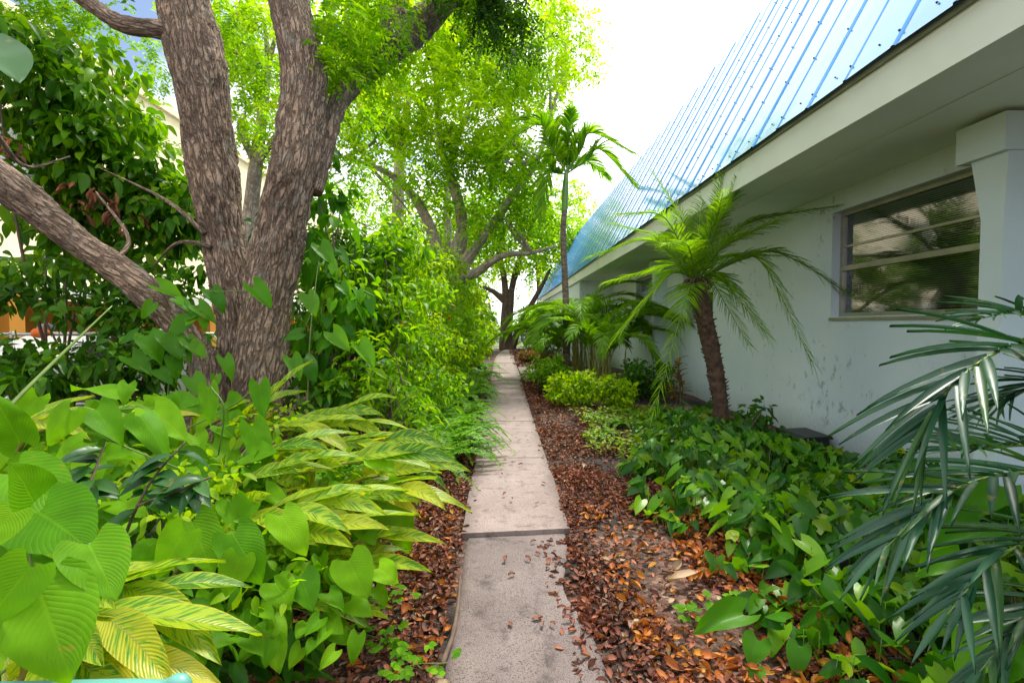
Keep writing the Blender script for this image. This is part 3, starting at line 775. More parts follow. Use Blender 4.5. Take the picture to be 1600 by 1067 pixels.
def bundle(label, c, r, mat):
    b = MB(); v = []; f = []
    n1, n2 = 10, 14
    for i in range(n1):
        th = math.pi * i / (n1 - 1)
        for j in range(n2):
            ph = 2 * math.pi * j / n2
            d = Vector((math.sin(th) * math.cos(ph), math.sin(th) * math.sin(ph), math.cos(th)))
            k = 1 + 0.25 * mnoise.noise(d * 1.8 + Vector(c))
            v.append((c[0] + d.x * r[0] * k, c[1] + d.y * r[1] * k, c[2] + d.z * r[2] * k))
    for i in range(n1 - 1):
        for j in range(n2):
            a = i * n2 + j; bb = i * n2 + (j + 1) % n2; f.append((a, bb, bb + n2, a + n2))
    b.faces(v, f)
    return tag(b.build('cloth_bundle', mat), label, 'cloth')
q = at(63, 519, 6.35); bundle('crumpled orange cloth hung over the metal rail at the far left', (q.x, q.y, 1.40), (.11, .07, .07), M['rag_o'])
q = at(72, 511, 6.5); bundle('grey blue cloth bundle just above the orange cloth on the rail', (q.x, q.y, 1.46), (.10, .08, .065), M['rag_g'])

# teal rail at the very front
b = MB(); tube(b, [(-1.35, 0.98, 0.745), (-0.95, 0.985, 0.746), (-0.72, 0.99, 0.741), (-0.66, 0.99, 0.715), (-0.65, 0.99, 0.3), (-0.65, 0.99, -0.1)], [.02] * 6, 14, 60)
tag(b.build('hand_rail', M['teal']), 'teal painted pipe rail in front of the variegated leaves', 'rail')

# black box by the wall
bx = thing('utility_box', 'black plastic utility box on the soil against the stucco wall', 'box', (3.70, 5.75, 0))
b = MB(); b.prism([(5.55, 0), (6.0, 0), (5.97, .15), (5.58, .15)], 'x', 3.55, 3.9); b.build('body', M['black'], bx, smooth=False)
b = MB(); b.prism([(3.52, .151), (3.92, .151), (3.9, .19), (3.6, .18)], 'y', 5.53, 6.02); b.build('lid', M['black'], bx, smooth=False)

# ------------------------------------------------------------------ big tree on the left
def bark_disp(ctr, a, ln, rad, pos):
    big = mnoise.noise((pos[0] * 2.2, pos[1] * 2.2, pos[2] * 1.3)) * 0.045
    # seam-free local coordinates, squeezed along the limb so the furrows run lengthwise
    q = Vector((math.cos(a) * rad * 17, math.sin(a) * rad * 17, ln * 3.3))
    q += 0.55 * mnoise.noise_vector(q * 0.7)
    dd, _ = mnoise.voronoi(q)
    fur = abs(mnoise.noise((q[0] * 1.7, q[1] * 1.7, q[2] * 0.9 + 7)))
    ridge = 0.75 * min(1.0, (dd[1] - dd[0]) * 2.6) + 0.25 * min(1.0, fur * 4.0)
    ridge *= 0.75 + 0.5 * mnoise.noise((pos[0] * 1.5, pos[1] * 1.5, pos[2] * 1.1 + 3))
    fine = mnoise.noise((pos[0] * 45, pos[1] * 45, pos[2] * 30)) * 0.004
    return (big + 0.040 * ridge + fine) * min(1.0, rad / 0.14) - 0.018 * min(1, rad / .14)

TY = 4.8
tree = thing('shade_tree', 'large shade tree with furrowed bark forking low into two thick trunks and a leaning limb', 'tree', at(385, 742, TY))
t = MB()
def pts(lst): return [at(*q) for q in lst]
def rpx(w, Y): return w / 2 / FPX * Y
# stem B (right, in front)
tube(t, pts([(395, 770, TY), (402, 640, TY), (410, 540, TY), (424, 440, TY), (445, 330, TY), (468, 230, TY + .05), (473, 120, TY + .15), (455, 20, TY + .3), (432, -90, TY + .4), (415, -240, TY + .5)]),
     [.40, .265, .232, .218, .22, .225, .215, .205, .19, .16], 150, 480, disp=bark_disp)
# stem A (left, behind)
tube(t, pts([(375, 770, TY + .3), (378, 600, TY + .25), (372, 500, TY + .3), (352, 390, TY + .32), (334, 270, TY + .35), (318, 150, TY + .35), (293, 40, TY + .35), (270, -60, TY + .4), (240, -240, TY + .5)]),
     [.32, .23, .205, .21, .235, .25, .24, .225, .19], 130, 420, disp=bark_disp)
# leaning limb to the left
tube(t, pts([(360, 720, TY), (325, 580, TY), (280, 510, TY), (215, 445, TY - .1), (130, 385, TY - .2), (60, 330, TY - .3), (-10, 275, TY - .4), (-120, 200, TY - .5), (-260, 60, TY - .5)]),
     [.28, .165, .118, .118, .13, .14, .145, .135, .11], 100, 340, disp=bark_disp)
# secondary limbs
tube(t, pts([(490, 300, TY + .1), (510, 220, TY + .3), (535, 150, TY + .7), (590, 95, TY + 1.2), (650, 45, TY + 1.5), (705, -10, TY + 1.8), (790, -120, TY + 2.2)]), [.10, .10, .11, .15, .17, .16, .12], 40, 120, disp=bark_disp)
tube(t, pts([(610, 80, TY + 1.3), (615, 30, TY + 1.4), (610, -40, TY + 1.5), (640, -200, TY + 1.6)]), [.14, .16, .15, .1], 32, 60, disp=bark_disp)
tube(t, pts([(300, 55, TY + .35), (240, 45, TY + .2), (190, 38, TY + .2), (150, 12, TY + .3), (100, -30, TY + .4), (0, -150, TY + .5)]), [.11, .085, .08, .075, .07, .04], 28, 90, disp=bark_disp)
tube(t, pts([(240, 50, TY + .2), (222, 48, TY + .2), (203, 49, TY + .2)]), [.05, .04, .035], 14, 12)
# upper branches above the frame
for e in [((415, -240, TY + .5), (560, -420, TY - .5), (720, -560, TY - 1.0)), ((415, -240, TY + .5), (380, -450, TY + 1), (460, -700, TY + 2)), ((240, -240, TY + .5), (120, -420, TY + .2), (-80, -560, TY)),
          ((240, -240, TY + .5), (250, -450, TY + 1.5), (180, -650, TY + 3)), ((790, -120, TY + 2.2), (900, -260, TY + 3), (1000, -380, TY + 3.6)), ((-260, 60, TY - .5), (-420, -150, TY - .3), (-500, -380, TY))]:
    tube(t, pts(e), [.16, .10, .03], 14, 24)
for e in [((-10, 205, 4.6), (40, 260, 4.9), (110, 245, 5.1)), ((330, 385, TY + .1), (285, 378, 4.9), (258, 395, 5.0), (235, 425, 5.1)), ((320, 365, TY + .1), (270, 320, 5.0), (215, 290, 5.2), (150, 260, 5.3)),
          ((180, 410, 4.6), (200, 370, 4.8), (150, 300, 5.0))]:
    tube(t, pts(e), [.026, .018, .008] if len(e) == 3 else [.026, .018, .011, .004], 8, 20)
t.build('trunk', M['bark'], tree)
cr = MB()
def pell(px, py, Y, rx, ry, ry_=None):
    k = Y / FPX
    return tuple(at(px, py, Y)), (rx * k, (ry_ or (rx + ry) / 2 * 0.9) * k, ry * k)
# visible hanging sprays
for (px, py, Y, rx, ry, n) in [(390, 60, 6.6, 55, 90, 22), (400, 170, 7.2, 40, 60, 7), (565, 40, 5.6, 60, 70, 24), (555, 150, 5.8, 45, 70, 14), (530, 250, 6.0, 25, 60, 6), (520, 60, 4.9, 30, 70, 8), (640, -60, 5.6, 120, 70, 14),
                               (170, 60, 7.5, 60, 45, 6), (225, 120, 8.0, 40, 35, 4), (120, 15, 6.5, 60, 40, 10), (60, 10, 6.3, 60, 30, 8), (225, 200, 9, 40, 16, 3)]:
    c_, r_ = pell(px, py, Y, rx, ry)
    crown(cr, c_, r_, n, 0.22, 9, 12, 0.24, 0.075, 0.030, T_tri)
cr.build('crown', M['tree'], tree)
cr = MB()
for (px, py, Y, rx, ry, n) in [(770, 10, 6.2, 60, 45, 20), (740, -60, 5.8, 110, 50, 20), (800, 60, 6.6, 25, 30, 6)]:
    c_, r_ = pell(px, py, Y, rx, ry)
    crown(cr, c_, r_, n, 0.25, 10, 12, 0.24, 0.075, 0.032, T_tri)
# canopy overhead, above the frame
for (c_, r_, n) in [((-3.2, 4.0, 8.0), (2.6, 2.2, 1.2), 26), ((-2.0, 5.2, 9.0), (1.4, 1.6, 1.0), 10), ((-5.5, 5.5, 6.8), (1.6, 2.0, 1.1), 18), ((-3.0, 7.5, 9.0), (2.4, 2, 1.4), 22)]:
    crown(cr, c_, r_, n, 0.5, 10, 10, 0.34, 0.10, 0.045, T_tri)
cr.build('crown', M['tree_d'], tree)

# ------------------------------------------------------------------ shrubs, hedge and vines
def shrub(name, label, cat, base, ells, mat, L, W, tm=T_oval, group=None, stems=5, fn='clump', m=30, k=8, cr_=0.28, SL=.25, seedstem=None, **kw):
    t = thing(name, label, cat, base, group)
    mb = MB(); cs = []
    for (c_, r_, n) in ells: cs += list(crown(mb, c_, r_, n, cr_, m, k, SL, L, W, tm, fn, **kw))
    mb.build('foliage', mat, t)
    st = MB()
    idx = rng.choice(len(cs), min(stems, len(cs)), replace=False)
    for i in idx:
        e = cs[i]; b0 = np.array(base) + np.array((rng.normal() * .1, rng.normal() * .1, -0.05))
        mid = (b0 + e) / 2 + rng.normal(size=3) * 0.12
        tube(st, [b0, mid, e], [.022, .015, .005], 7, 14)
    st.build('stem', M['twig'], t)
    return t

def E(px, py, Y, rx, ry, n, ry_=None):
    c_, r_ = pell(px, py, Y, rx, ry, ry_)
    return (c_, r_, n)

# big broadleaf bush behind the leaning limb
big_bush = shrub('broadleaf_bush', 'tall broad leaved bush reaching up beside the leaning tree limb', 'bush', at(110, 690, 6.2),
      [E(30, 110, 5.6, 70, 90, 26), E(100, 170, 5.8, 70, 70, 24), E(60, 260, 5.8, 90, 60, 26), E(160, 250, 6.0, 60, 60, 19), E(220, 310, 6.2, 60, 45, 17), E(270, 345, 6.2, 40, 40, 11), E(120, 330, 6.2, 110, 45, 22), E(60, 410, 6.4, 90, 35, 10), E(190, 390, 6.4, 70, 35, 9)],
      M['bush'], 0.15, 0.085, m=22, cr_=0.3, stems=5, droop=0.35, down=0.5)
dd = MB()
for (px, py, Y) in [(130, 300, 5.5), (165, 310, 5.5), (120, 340, 5.5), (20, 240, 5.1), (200, 330, 5.6)]:
    c_, r_ = pell(px, py, Y, 22, 30); clump(dd, c_, r_, 12, .10, .035, T_dry, down=1.2)
dd.build('dead_foliage', M['dry'], big_bush)
shrub('broadleaf_bush', 'bright yellow green bush rising left of the big trunk', 'bush', at(170, 690, 6.6),
      [E(150, 120, 6.4, 60, 60, 13), E(190, 190, 6.4, 50, 40, 10), E(110, 70, 6.2, 50, 40, 6), E(250, 280, 6.6, 50, 40, 9)], M['hedge'], 0.15, 0.085, m=18, cr_=.28, stems=4, droop=.35, down=.5)
shrub('broadleaf_bush', 'dark low bush under the leaning limb in front of the rail', 'bush', at(120, 720, 5.2),
      [E(70, 445, 5.4, 90, 45, 13), E(170, 470, 5.4, 80, 50, 22), E(280, 440, 5.6, 40, 50, 9), E(110, 565, 5.0, 150, 40, 26), E(250, 560, 5.2, 70, 50, 20), E(30, 590, 4.6, 80, 30, 12)],
      M['hedge_d'], 0.12, 0.065, m=22, cr_=0.26, stems=6, droop=0.3)
shrub('climbing_vine', 'heart leaved vine climbing beside the right trunk of the big tree', 'vine', at(500, 720, 5.4),
      [E(500, 400, 5.3, 28, 60, 7), E(520, 480, 5.3, 45, 60, 10), E(500, 560, 5.2, 40, 50, 8), E(510, 300, 5.6, 20, 70, 6)],
      M['heart_dk'], 0.16, 0.13, tm=T_heart_s, m=7, cr_=0.2, stems=8, droop=0.2, down=.9)
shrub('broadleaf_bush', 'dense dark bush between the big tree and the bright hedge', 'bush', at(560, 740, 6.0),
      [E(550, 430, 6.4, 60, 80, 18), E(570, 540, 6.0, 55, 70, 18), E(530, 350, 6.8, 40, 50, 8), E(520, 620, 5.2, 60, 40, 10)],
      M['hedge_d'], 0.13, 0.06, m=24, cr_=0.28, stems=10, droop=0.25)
shrub('broadleaf_bush', 'bright leafy bush in front of the dark bush right of the big tree', 'bush', at(600, 740, 5.6),
      [E(590, 420, 6.6, 50, 60, 12), E(600, 500, 5.9, 50, 60, 14), E(560, 470, 5.7, 40, 90, 10), E(610, 380, 7.0, 50, 40, 10), E(560, 590, 5.3, 60, 40, 9)],
      M['hedge'], 0.13, 0.065, m=20, cr_=0.24, stems=8, droop=0.25)

hl = ['bright hedge shrub nearest the big tree, just past the dark bush', 'yellow green hedge shrub second along the left side of the path', 'rounded hedge shrub third along the path, with darker lower leaves',
      'tall bright hedge shrub fourth along the left of the path', 'hedge shrub fifth along the path below the pale branching trunks', 'hedge shrub sixth along the path leaning over the slabs', 'small far hedge shrub next to last before the path end', 'last hedge shrub on the left before the tree at the path end']
hs = [(-1.65, 6.9, 2.9, .85), (-1.75, 8.6, 3.3, .95), (-1.6, 10.6, 3.3, .95), (-1.7, 12.9, 3.6, 1.05), (-1.6, 15.6, 3.6, 1.1), (-1.55, 18.8, 3.5, 1.1), (-1.6, 22.4, 3.6, 1.2), (-1.5, 26.0, 3.6, 1.2)]
hm = ['hedge', 'hedge_y', 'hedge', 'hedge_y', 'hedge', 'hedge_y', 'hedge', 'hedge']
for (x, y, h, r_), lb, mt in zip(hs, hl, hm):
    far = max(1.0, y / 9)
    shrub('hedge_shrub', lb, 'shrub', (x, y, 0), [((x, y, h * .62), (r_, r_ * 1.1, h * .37), 44), ((x + .42, y, h * .28), (r_ * .7, r_ * 1.1, h * .25), 34), ((x - .7, y, h * .8), (r_ * .8, r_, h * .25), 16)],
          M[mt], 0.085 * min(2.2, far), 0.042 * min(2.2, far), m=int(56 / far ** .5), cr_=0.30, stems=7, group='hedge shrubs along the left of the path', droop=.2)
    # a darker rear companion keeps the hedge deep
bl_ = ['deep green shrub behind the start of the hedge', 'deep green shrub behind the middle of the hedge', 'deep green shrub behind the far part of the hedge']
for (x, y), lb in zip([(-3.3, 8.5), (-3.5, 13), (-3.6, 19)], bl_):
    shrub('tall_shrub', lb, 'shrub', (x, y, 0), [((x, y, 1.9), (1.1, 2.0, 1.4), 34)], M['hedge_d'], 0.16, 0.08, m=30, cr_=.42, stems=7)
for (px, py, Y) in [(629, 507, 6.0), (702, 497, 9.5), (655, 470, 7.5)]:
    fl = MB(); c_ = np.array(at(px, py, Y))
    for k in range(5):
        a = k * 1.257; leaves(fl, [c_], [(math.cos(a), -.5, math.sin(a))], [(0, -1, .2)], .035, .028, T_oval, .1)
    tag(fl.build('red_flower', M['petal']), 'small red flower open on the face of the hedge', 'flower', 'red flowers on the hedge')
# pinnate sapling drooping in front of the hedge
shrub('sapling', 'sapling with drooping feathered leaves in front of the bright hedge', 'sapling', at(620, 760, 5.0),
      [E(600, 560, 5.0, 30, 60, 6), E(630, 600, 4.9, 25, 50, 5)], M['hedge'], 0.10, 0.03, fn='spray', m=4, k=14, SL=.45, cr_=.12, stems=5, down=0.9)

# ------------------------------------------------------------------ fronds
def frond(mb, ms, P3, n, llen, lwid, f0=60, f1=25, lift=20, droop=0.25, r0=0.012, tm=T_blade, tstart=0.15, up=(0, 0, 1), prof=None, jit=0.08):
    S = spline(P3, 60); T = unit(np.gradient(S, axis=0))
    up = np.array(up, float)
    tube(ms, [S[i] for i in range(0, 60, 6)] + [S[-1]], list(np.linspace(r0, r0 * .2, 11)), 6, 24)
    for sg in (-1, 1):
        tt = tstart + (1 - tstart) * (np.arange(n) + (0.25 if sg > 0 else 0.6) * rng.random(n)) / n
        x = np.clip(tt * 59, 0, 58.99); i = x.astype(int); fr = (x - i)[:, None]
        p_ = S[i] * (1 - fr) + S[i + 1] * fr; tg = unit(T[i] * (1 - fr) + T[i + 1] * fr)
        sd = unit(np.cross(tg, up)); un = np.cross(sd, tg)
        ph = np.radians(f0 + (f1 - f0) * tt)[:, None]; lf = R(lift)
        D = tg * np.cos(ph) + sd * sg * np.sin(ph) * math.cos(lf) + un * np.sin(ph) * math.sin(lf) + rng.normal(size=(n, 3)) * jit
        Nn = un * math.cos(lf) - sd * sg * math.sin(lf) + rng.normal(size=(n, 3)) * jit
        pr = np.sin(np.pi * (0.22 + 0.70 * tt)) ** 0.7 if prof is None else prof(tt)
        s = 0.9 + 0.2 * rng.random(n)
        leaves(mb, p_, D, Nn, llen * pr * s, lwid * (0.6 + .4 * pr), tm, droop)
    # terminal leaflet
    leaves(mb, [S[-1]], [T[-1]], [np.cross(np.cross(T[-1], up), T[-1])], llen * .5, lwid * .8, tm, droop)

def frond_obj(parent, P3, mat, smat, **kw):
    a, b = MB(), MB()
    frond(a, b, P3, **kw)
    o = a.build('frond', mat, parent); b.build('rachis', smat, o)
    return o

def arc(base, az, e0, e1, Lf):
    """points of an arching rachis: elevation runs from e0 to e1 degrees along length Lf"""
    p_ = np.array(base, float); out = [p_.copy()]
    n = 6
    for i in range(n):
        e = R(e0 + (e1 - e0) * (i + .5) / n)
        p_ = p_ + Lf / n * np.array((math.cos(e) * math.cos(az), math.cos(e) * math.sin(az), math.sin(e))); out.append(p_.copy())
    return out

# pygmy date palm in front of the wall
PY = 6.0
palm = thing('date_palm', 'small date palm with a leaning shaggy brown trunk in front of the stucco wall', 'palm', at(1128, 700, PY))
t = MB()
pt = pts([(1130, 710, PY), (1126, 640, PY), (1118, 580, PY), (1103, 510, PY), (1090, 455, PY), (1086, 435, PY)])
def palm_disp(ctr, a, ln, rad, pos):
    row = ln / 0.045; k = row - math.floor(row)
    scale = math.sin(a * 5 + math.floor(row) * 2.4)
    return 0.02 * (1 - k) * max(0.2, scale) + 0.012 * mnoise.noise((pos[0] * 30, pos[1] * 30, pos[2] * 30))
tube(t, pt, [.095, .085, .092, .098, .105, .075], 50, 130, disp=palm_disp)
# fibres and old leaf bases sticking out of the trunk
S = spline(pt, 60)
for i in range(6, 58):
    for q in range(9):
        a = rng.random() * 6.28; d = np.array((math.cos(a), math.sin(a), 0.5 + .5 * rng.random()))
        p_ = S[i] + np.array((math.cos(a), math.sin(a), 0)) * (.085 + .012 * rng.random())
        leaves(t, [p_], [d], [(-d[1], d[0], 1)], 0.025 + .05 * rng.random() ** 2, 0.018 + .012 * rng.random(), T_blade)
t.build('trunk', M['palm_trunk'], palm)
top = at(1088, 440, PY)
fr = [  # tip pixel targets: (x, y, depth), mid pixel
    ((1140, 320, 5.7), (1170, 255, 5.4)), ((1120, 330, 6), (1128, 275, 5.8)), ((1030, 335, 5.8), (965, 335, 5.5)), ((1005, 375, 5.9), (925, 400, 5.8)), ((1180, 345, 6.0), (1310, 322, 5.6)),
    ((1230, 400, 5.8), (1390, 505, 5.4)), ((1190, 410, 5.6), (1268, 565, 5.1)), ((1035, 440, 6.0), (960, 530, 5.9)), ((1062, 500, 5.6), (1022, 640, 5.1)),
    ((1095, 330, 6.3), (1110, 270, 6.7)), ((1060, 330, 6.3), (1020, 270, 6.6)), ((1150, 400, 6.4), (1250, 400, 6.9)), ((1030, 420, 6.3), (950, 440, 6.9)), ((1120, 340, 5.7), (1130, 300, 5.2)),
    ((1070, 380, 5.5), (1040, 380, 5.0)), ((1045, 375, 6.2), (960, 350, 6.4)), ((1160, 370, 5.6), (1215, 345, 5.2)), ((1120, 350, 6.4), (1150, 290, 6.9)), ((1140, 450, 5.7), (1195, 520, 5.3)), ((1125, 460, 6.5), (1170, 540, 6.9))]
for (m_, e_) in fr:
    P3 = [np.array(top), np.array(at(*m_)) * .5 + np.array(top) * .5 + np.array((0, 0, .11)), np.array(at(*m_)), np.array(at(*e_))]
    frond_obj(palm, P3, M['date'], M['stem'], n=58, llen=.35, lwid=.015, f0=60, f1=26, lift=18, droop=.3, r0=.012, tstart=.06, prof=lambda tt: np.minimum(1, .45 + 3 * tt) * (1 - .55 * tt ** 2))
o_ = MB()
for i in range(14):
    a = rng.random() * 6.28
    tube(o_, [top, np.array(top) + np.array((math.cos(a) * .12, math.sin(a) * .12, .02)), np.array(top) + np.array((math.cos(a) * .2, math.sin(a) * .2, -.06 - .08 * rng.random()))], [.012, .01, .004], 6, 8)
o_.build('leaf_base', M['twig'], palm)

# tall slender palm half way along the house
TPY = 12.5
tp = thing('slender_palm', 'tall slender palm with a grey trunk and arching crown halfway along the house', 'palm', at(886, 598, TPY))
t = MB(); tube(t, pts([(886, 602, TPY), (884, 470, TPY), (880, 370, TPY), (882, 330, TPY)]), [.10, .085, .075, .07], 14, 60); t.build('trunk', M['palm_ring'], tp)
t = MB(); tube(t, pts([(882, 332, TPY), (883, 300, TPY), (885, 268, TPY)]), [.075, .085, .05], 12, 20); t.build('crownshaft', M['crownshaft'], tp)
top = at(885, 272, TPY)
for (m_, e_) in [((840, 195, 16.5), (772, 240, 16)), ((856, 190, 17), (800, 188, 17)), ((890, 200, 17), (893, 172, 16.8)), ((925, 208, 16.8), (990, 240, 16.2)), ((940, 235, 17), (1000, 300, 16.8)), ((858, 270, 16.6), (845, 335, 16.2)), ((870, 230, 18), (850, 260, 18.6)), ((915, 250, 18), (950, 280, 18.6)), ((905, 215, 17), (930, 200, 17.4))]:
    P3 = [np.array(top), np.array(at(m_[0], m_[1], m_[2] - 17 + TPY)) * .6 + np.array(top) * .4, np.array(at(m_[0], m_[1], m_[2] - 17 + TPY)), np.array(at(e_[0], e_[1], e_[2] - 17 + TPY))]
    frond_obj(tp, P3, M['xmas'], M['stem'], n=46, llen=.62, lwid=.06, f0=60, f1=30, lift=30, droop=.38, r0=.022, tm=T_blade2, tstart=.12)

# areca clumps in the middle distance
def areca(label, base, n, Lf, seed, az_c=None):
    r2 = np.random.default_rng(seed)
    t = thing('areca_palm', label, 'palm', base, 'areca palms along the house wall')
    st = MB(); n = int(n * 2.1)
    for i in range(n):
        az = (r2.random() * 6.283); e0 = 88 - 28 * r2.random()
        b0 = np.array(base) + np.array((r2.normal() * .15, r2.normal() * .15, 0))
        h = Lf * (.25 + .3 * r2.random())
        hub = b0 + np.array((math.cos(az) * .1, math.sin(az) * .1, h))
        tube(st, [b0, hub], [.025, .018], 7, 8)
        frond_obj(t, arc(hub, az, e0, -35 - 30 * r2.random(), Lf * (.8 + .4 * r2.random())), M['areca'], M['stem_y'], n=34, llen=.46, lwid=.046, f0=55, f1=25, lift=25, droop=.3, r0=.012, tm=T_blade2)
    st.build('stem', M['stem_y'], t)
areca('bushy areca palm beside the second wall column', (2.4, 11.2, 0), 11, 2.15, 3)
areca('farther areca palm below the tall slender palm', (2.2, 13.0, 0), 12, 2.6, 5)
areca('small areca palm by the entry pad', (2.4, 18.2, 0), 8, 1.6, 9)

# foreground palm at the right edge
fp = thing('areca_palm', 'dark glossy palm arching in at the right edge in front of the wall', 'palm', (2.35, 1.75, 0))
st = MB()
for (x, y, zt) in [(2.35, 1.75, .9), (2.42, 1.6, .7), (2.3, 1.62, .75), (2.4, 1.9, 1.0)]:
    tube(st, [(x, y, -.05), (x + .02, y, zt * .6), (x - .05, y, zt)], [.03, .025, .02], 9, 12)
st.build('stem', M['stem'], fp)
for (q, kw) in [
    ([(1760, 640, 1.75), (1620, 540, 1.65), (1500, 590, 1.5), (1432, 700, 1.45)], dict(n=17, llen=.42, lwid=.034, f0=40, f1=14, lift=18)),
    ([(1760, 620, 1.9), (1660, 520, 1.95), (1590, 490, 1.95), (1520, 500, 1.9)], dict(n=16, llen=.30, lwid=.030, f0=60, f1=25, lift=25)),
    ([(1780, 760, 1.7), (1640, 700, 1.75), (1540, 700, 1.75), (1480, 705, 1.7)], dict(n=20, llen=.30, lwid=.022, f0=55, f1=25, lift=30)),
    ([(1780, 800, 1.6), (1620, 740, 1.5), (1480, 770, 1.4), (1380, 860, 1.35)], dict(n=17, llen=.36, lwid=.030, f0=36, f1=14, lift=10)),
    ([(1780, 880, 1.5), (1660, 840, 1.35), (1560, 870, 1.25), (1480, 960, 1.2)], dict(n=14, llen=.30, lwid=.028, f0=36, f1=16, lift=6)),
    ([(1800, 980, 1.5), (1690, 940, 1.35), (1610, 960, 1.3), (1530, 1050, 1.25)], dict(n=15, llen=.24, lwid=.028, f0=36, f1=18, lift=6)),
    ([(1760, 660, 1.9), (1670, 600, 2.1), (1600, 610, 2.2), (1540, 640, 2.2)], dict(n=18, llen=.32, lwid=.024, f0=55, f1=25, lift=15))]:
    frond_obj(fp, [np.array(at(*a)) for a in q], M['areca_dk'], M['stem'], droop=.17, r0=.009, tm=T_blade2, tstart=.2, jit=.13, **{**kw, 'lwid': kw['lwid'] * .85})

# ------------------------------------------------------------------ ferns along the foot of the hedge
def make_fern(name_label, seed, L):
    r2 = np.random.default_rng(seed)
    t = thing('fern', name_label, 'fern', (0, 0, 0), 'ferns at the foot of the hedge')
    for i in range(13):
        az = 6.283 * i / 13 + r2.normal() * .2
        frond_obj(t, arc((0.03 * math.cos(az), .03 * math.sin(az), 0), az, 70 - 25 * r2.random(), -35 - 20 * r2.random(), L * (.75 + .4 * r2.random())), M['fern'], M['stem'], n=30, llen=.095, lwid=.030, f0=80, f1=65, lift=8, droop=.1, r0=.004, tm=T_tri, tstart=.1,
                  prof=lambda tt: (1 - tt) ** .6 * np.minimum(1, .5 + 3 * tt))
    return t
FL = 'feathery green fern at the foot of the hedge beside the path'
protos = [make_fern(FL, s, L) for s, L in ((1, .55), (2, .62), (3, .48))]
spots = [(-.95, 4.5), (-.72, 5.0), (-1.15, 5.1), (-.68, 5.6), (-1.0, 5.8), (-.62, 6.4), (-.95, 6.7), (-.6, 7.3), (-.62, 8.2), (-.9, 7.6), (-.58, 9.3), (-.6, 10.4), (-1.5, 4.6), (-1.75, 5.1), (-1.35, 5.5), (-.62, 11.8), (-.6, 13.2), (-1.5, 3.9), (-.58, 15), (-.8, 5.4), (-.75, 7.0), (-.7, 6.0), (-1.25, 6.2), (-.65, 8.8), (-1.2, 4.1)]
for i, (x, y) in enumerate(spots):
    o = protos[i] if i < 3 else copy_tree(protos[i % 3])
    o.location = (x, y, 0.02 + .06 * rng.random()); o.rotation_euler = (0, 0, rng.random() * 6.28); s_ = 1.1 + .5 * rng.random(); o.scale = (s_, s_, s_ * (0.9 + .3 * rng.random()))

for i, (x, y, s_) in enumerate([(1.75, 6.9, .75), (2.15, 7.4, .8), (1.5, 7.4, .6), (2.45, 6.9, .7), (1.35, 6.3, .55), (2.0, 6.35, .6)]):
    o = copy_tree(protos[i % 3]); o['label'] = 'small low fern in the mulch around the date palm foot'; o['group'] = 'small ferns around the date palm foot'
    o.location = (x, y, .02); o.rotation_euler = (0, 0, rng.random() * 6.28); o.scale = (s_, s_, s_)
# ------------------------------------------------------------------ variegated ginger
def ginger(label, canes, Lf, Wf, nl):
    b0 = canes[0][0]
    t = thing('variegated_ginger', label, 'plant', (b0[0], b0[1], 0), 'variegated ginger plants on the left bank')
    lf, stm = MB(), MB()
    for (a, b, lift) in canes:
        a = np.array(a); b = np.array(b); g_ = np.array((a[0] - .12 + rng.normal() * .05, a[1] + rng.normal() * .1, -.03))
        P3 = [g_, (g_ + a) / 2 + np.array((-.04, 0, .03)), a, (a + b) / 2 + np.array((0, 0, .04)), b]
        tube(stm, P3, [.012, .012, .011, .009, .006], 7, 30)
        S = spline(P3, 60); T = unit(np.gradient(S, axis=0))
        for i in range(nl):
            tt = .42 + .58 * i / (nl - 1); q = min(59, int(tt * 59))
            sg = 1 if i % 2 else -1
            ax = T[q]; sd = unit(np.cross(ax, (0, 0, 1)))
            sp = .62 * (1 - .6 * (i / (nl - 1)))
            D = ax + sd * sg * sp + np.array((0, 0, .18 * lift)) + rng.normal(size=3) * .12
            Nn = np.array((0, 0, 1.0)) + sd * sg * .25 + np.array((0, -.35, 0)) + rng.normal(size=3) * .2
            s_ = .8 + .35 * rng.random()
            leaves(lf, [S[q]], [D], [Nn], Lf * s_, Wf * s_, T_lance, .22 + .22 * rng.random())
    lf.build('foliage', M['ginger'], t); stm.build('stem', M['stem_y'], t)
    return t
def cn(a, b, lift=1): return (at(*a), at(*b), lift)
ginger('variegated ginger arching its striped yellow leaf tips over the path edge', [cn((400, 770, 2.7), (600, 715, 2.5)), cn((430, 830, 2.5), (570, 775, 2.4)), cn((470, 790, 2.8), (640, 735, 2.7)), cn((440, 720, 3.0), (600, 690, 2.9)), cn((460, 800, 2.5), (620, 765, 2.4))], .43, .098, 10)
ginger('variegated ginger with pale yellow upright leaves before the tree trunk', [cn((330, 720, 3.1), (420, 625, 3.1), 2), cn((400, 700, 3.2), (540, 640, 3.2)), cn((350, 700, 3.0), (490, 660, 3.0)), cn((300, 690, 3.2), (390, 640, 3.2), 2), cn((420, 690, 3.3), (560, 660, 3.2))], .40, .09, 9)
ginger('variegated ginger spreading striped leaves in the middle of the left bank', [cn((300, 860, 2.1), (470, 790, 2.1)), cn((320, 800, 2.3), (440, 735, 2.3)), cn((380, 880, 2.1), (520, 820, 2.1)), cn((350, 760, 2.5), (440, 700, 2.5)), cn((360, 820, 2.2), (520, 780, 2.2))], .38, .09, 9)
ginger('nearest variegated ginger with big green and yellow striped leaves above the teal rail', [cn((40, 1010, 1.25), (190, 965, 1.22), .3), cn((60, 960, 1.35), (230, 920, 1.35), .3), cn((30, 1060, 1.2), (150, 1040, 1.15), .2)], .30, .085, 7)
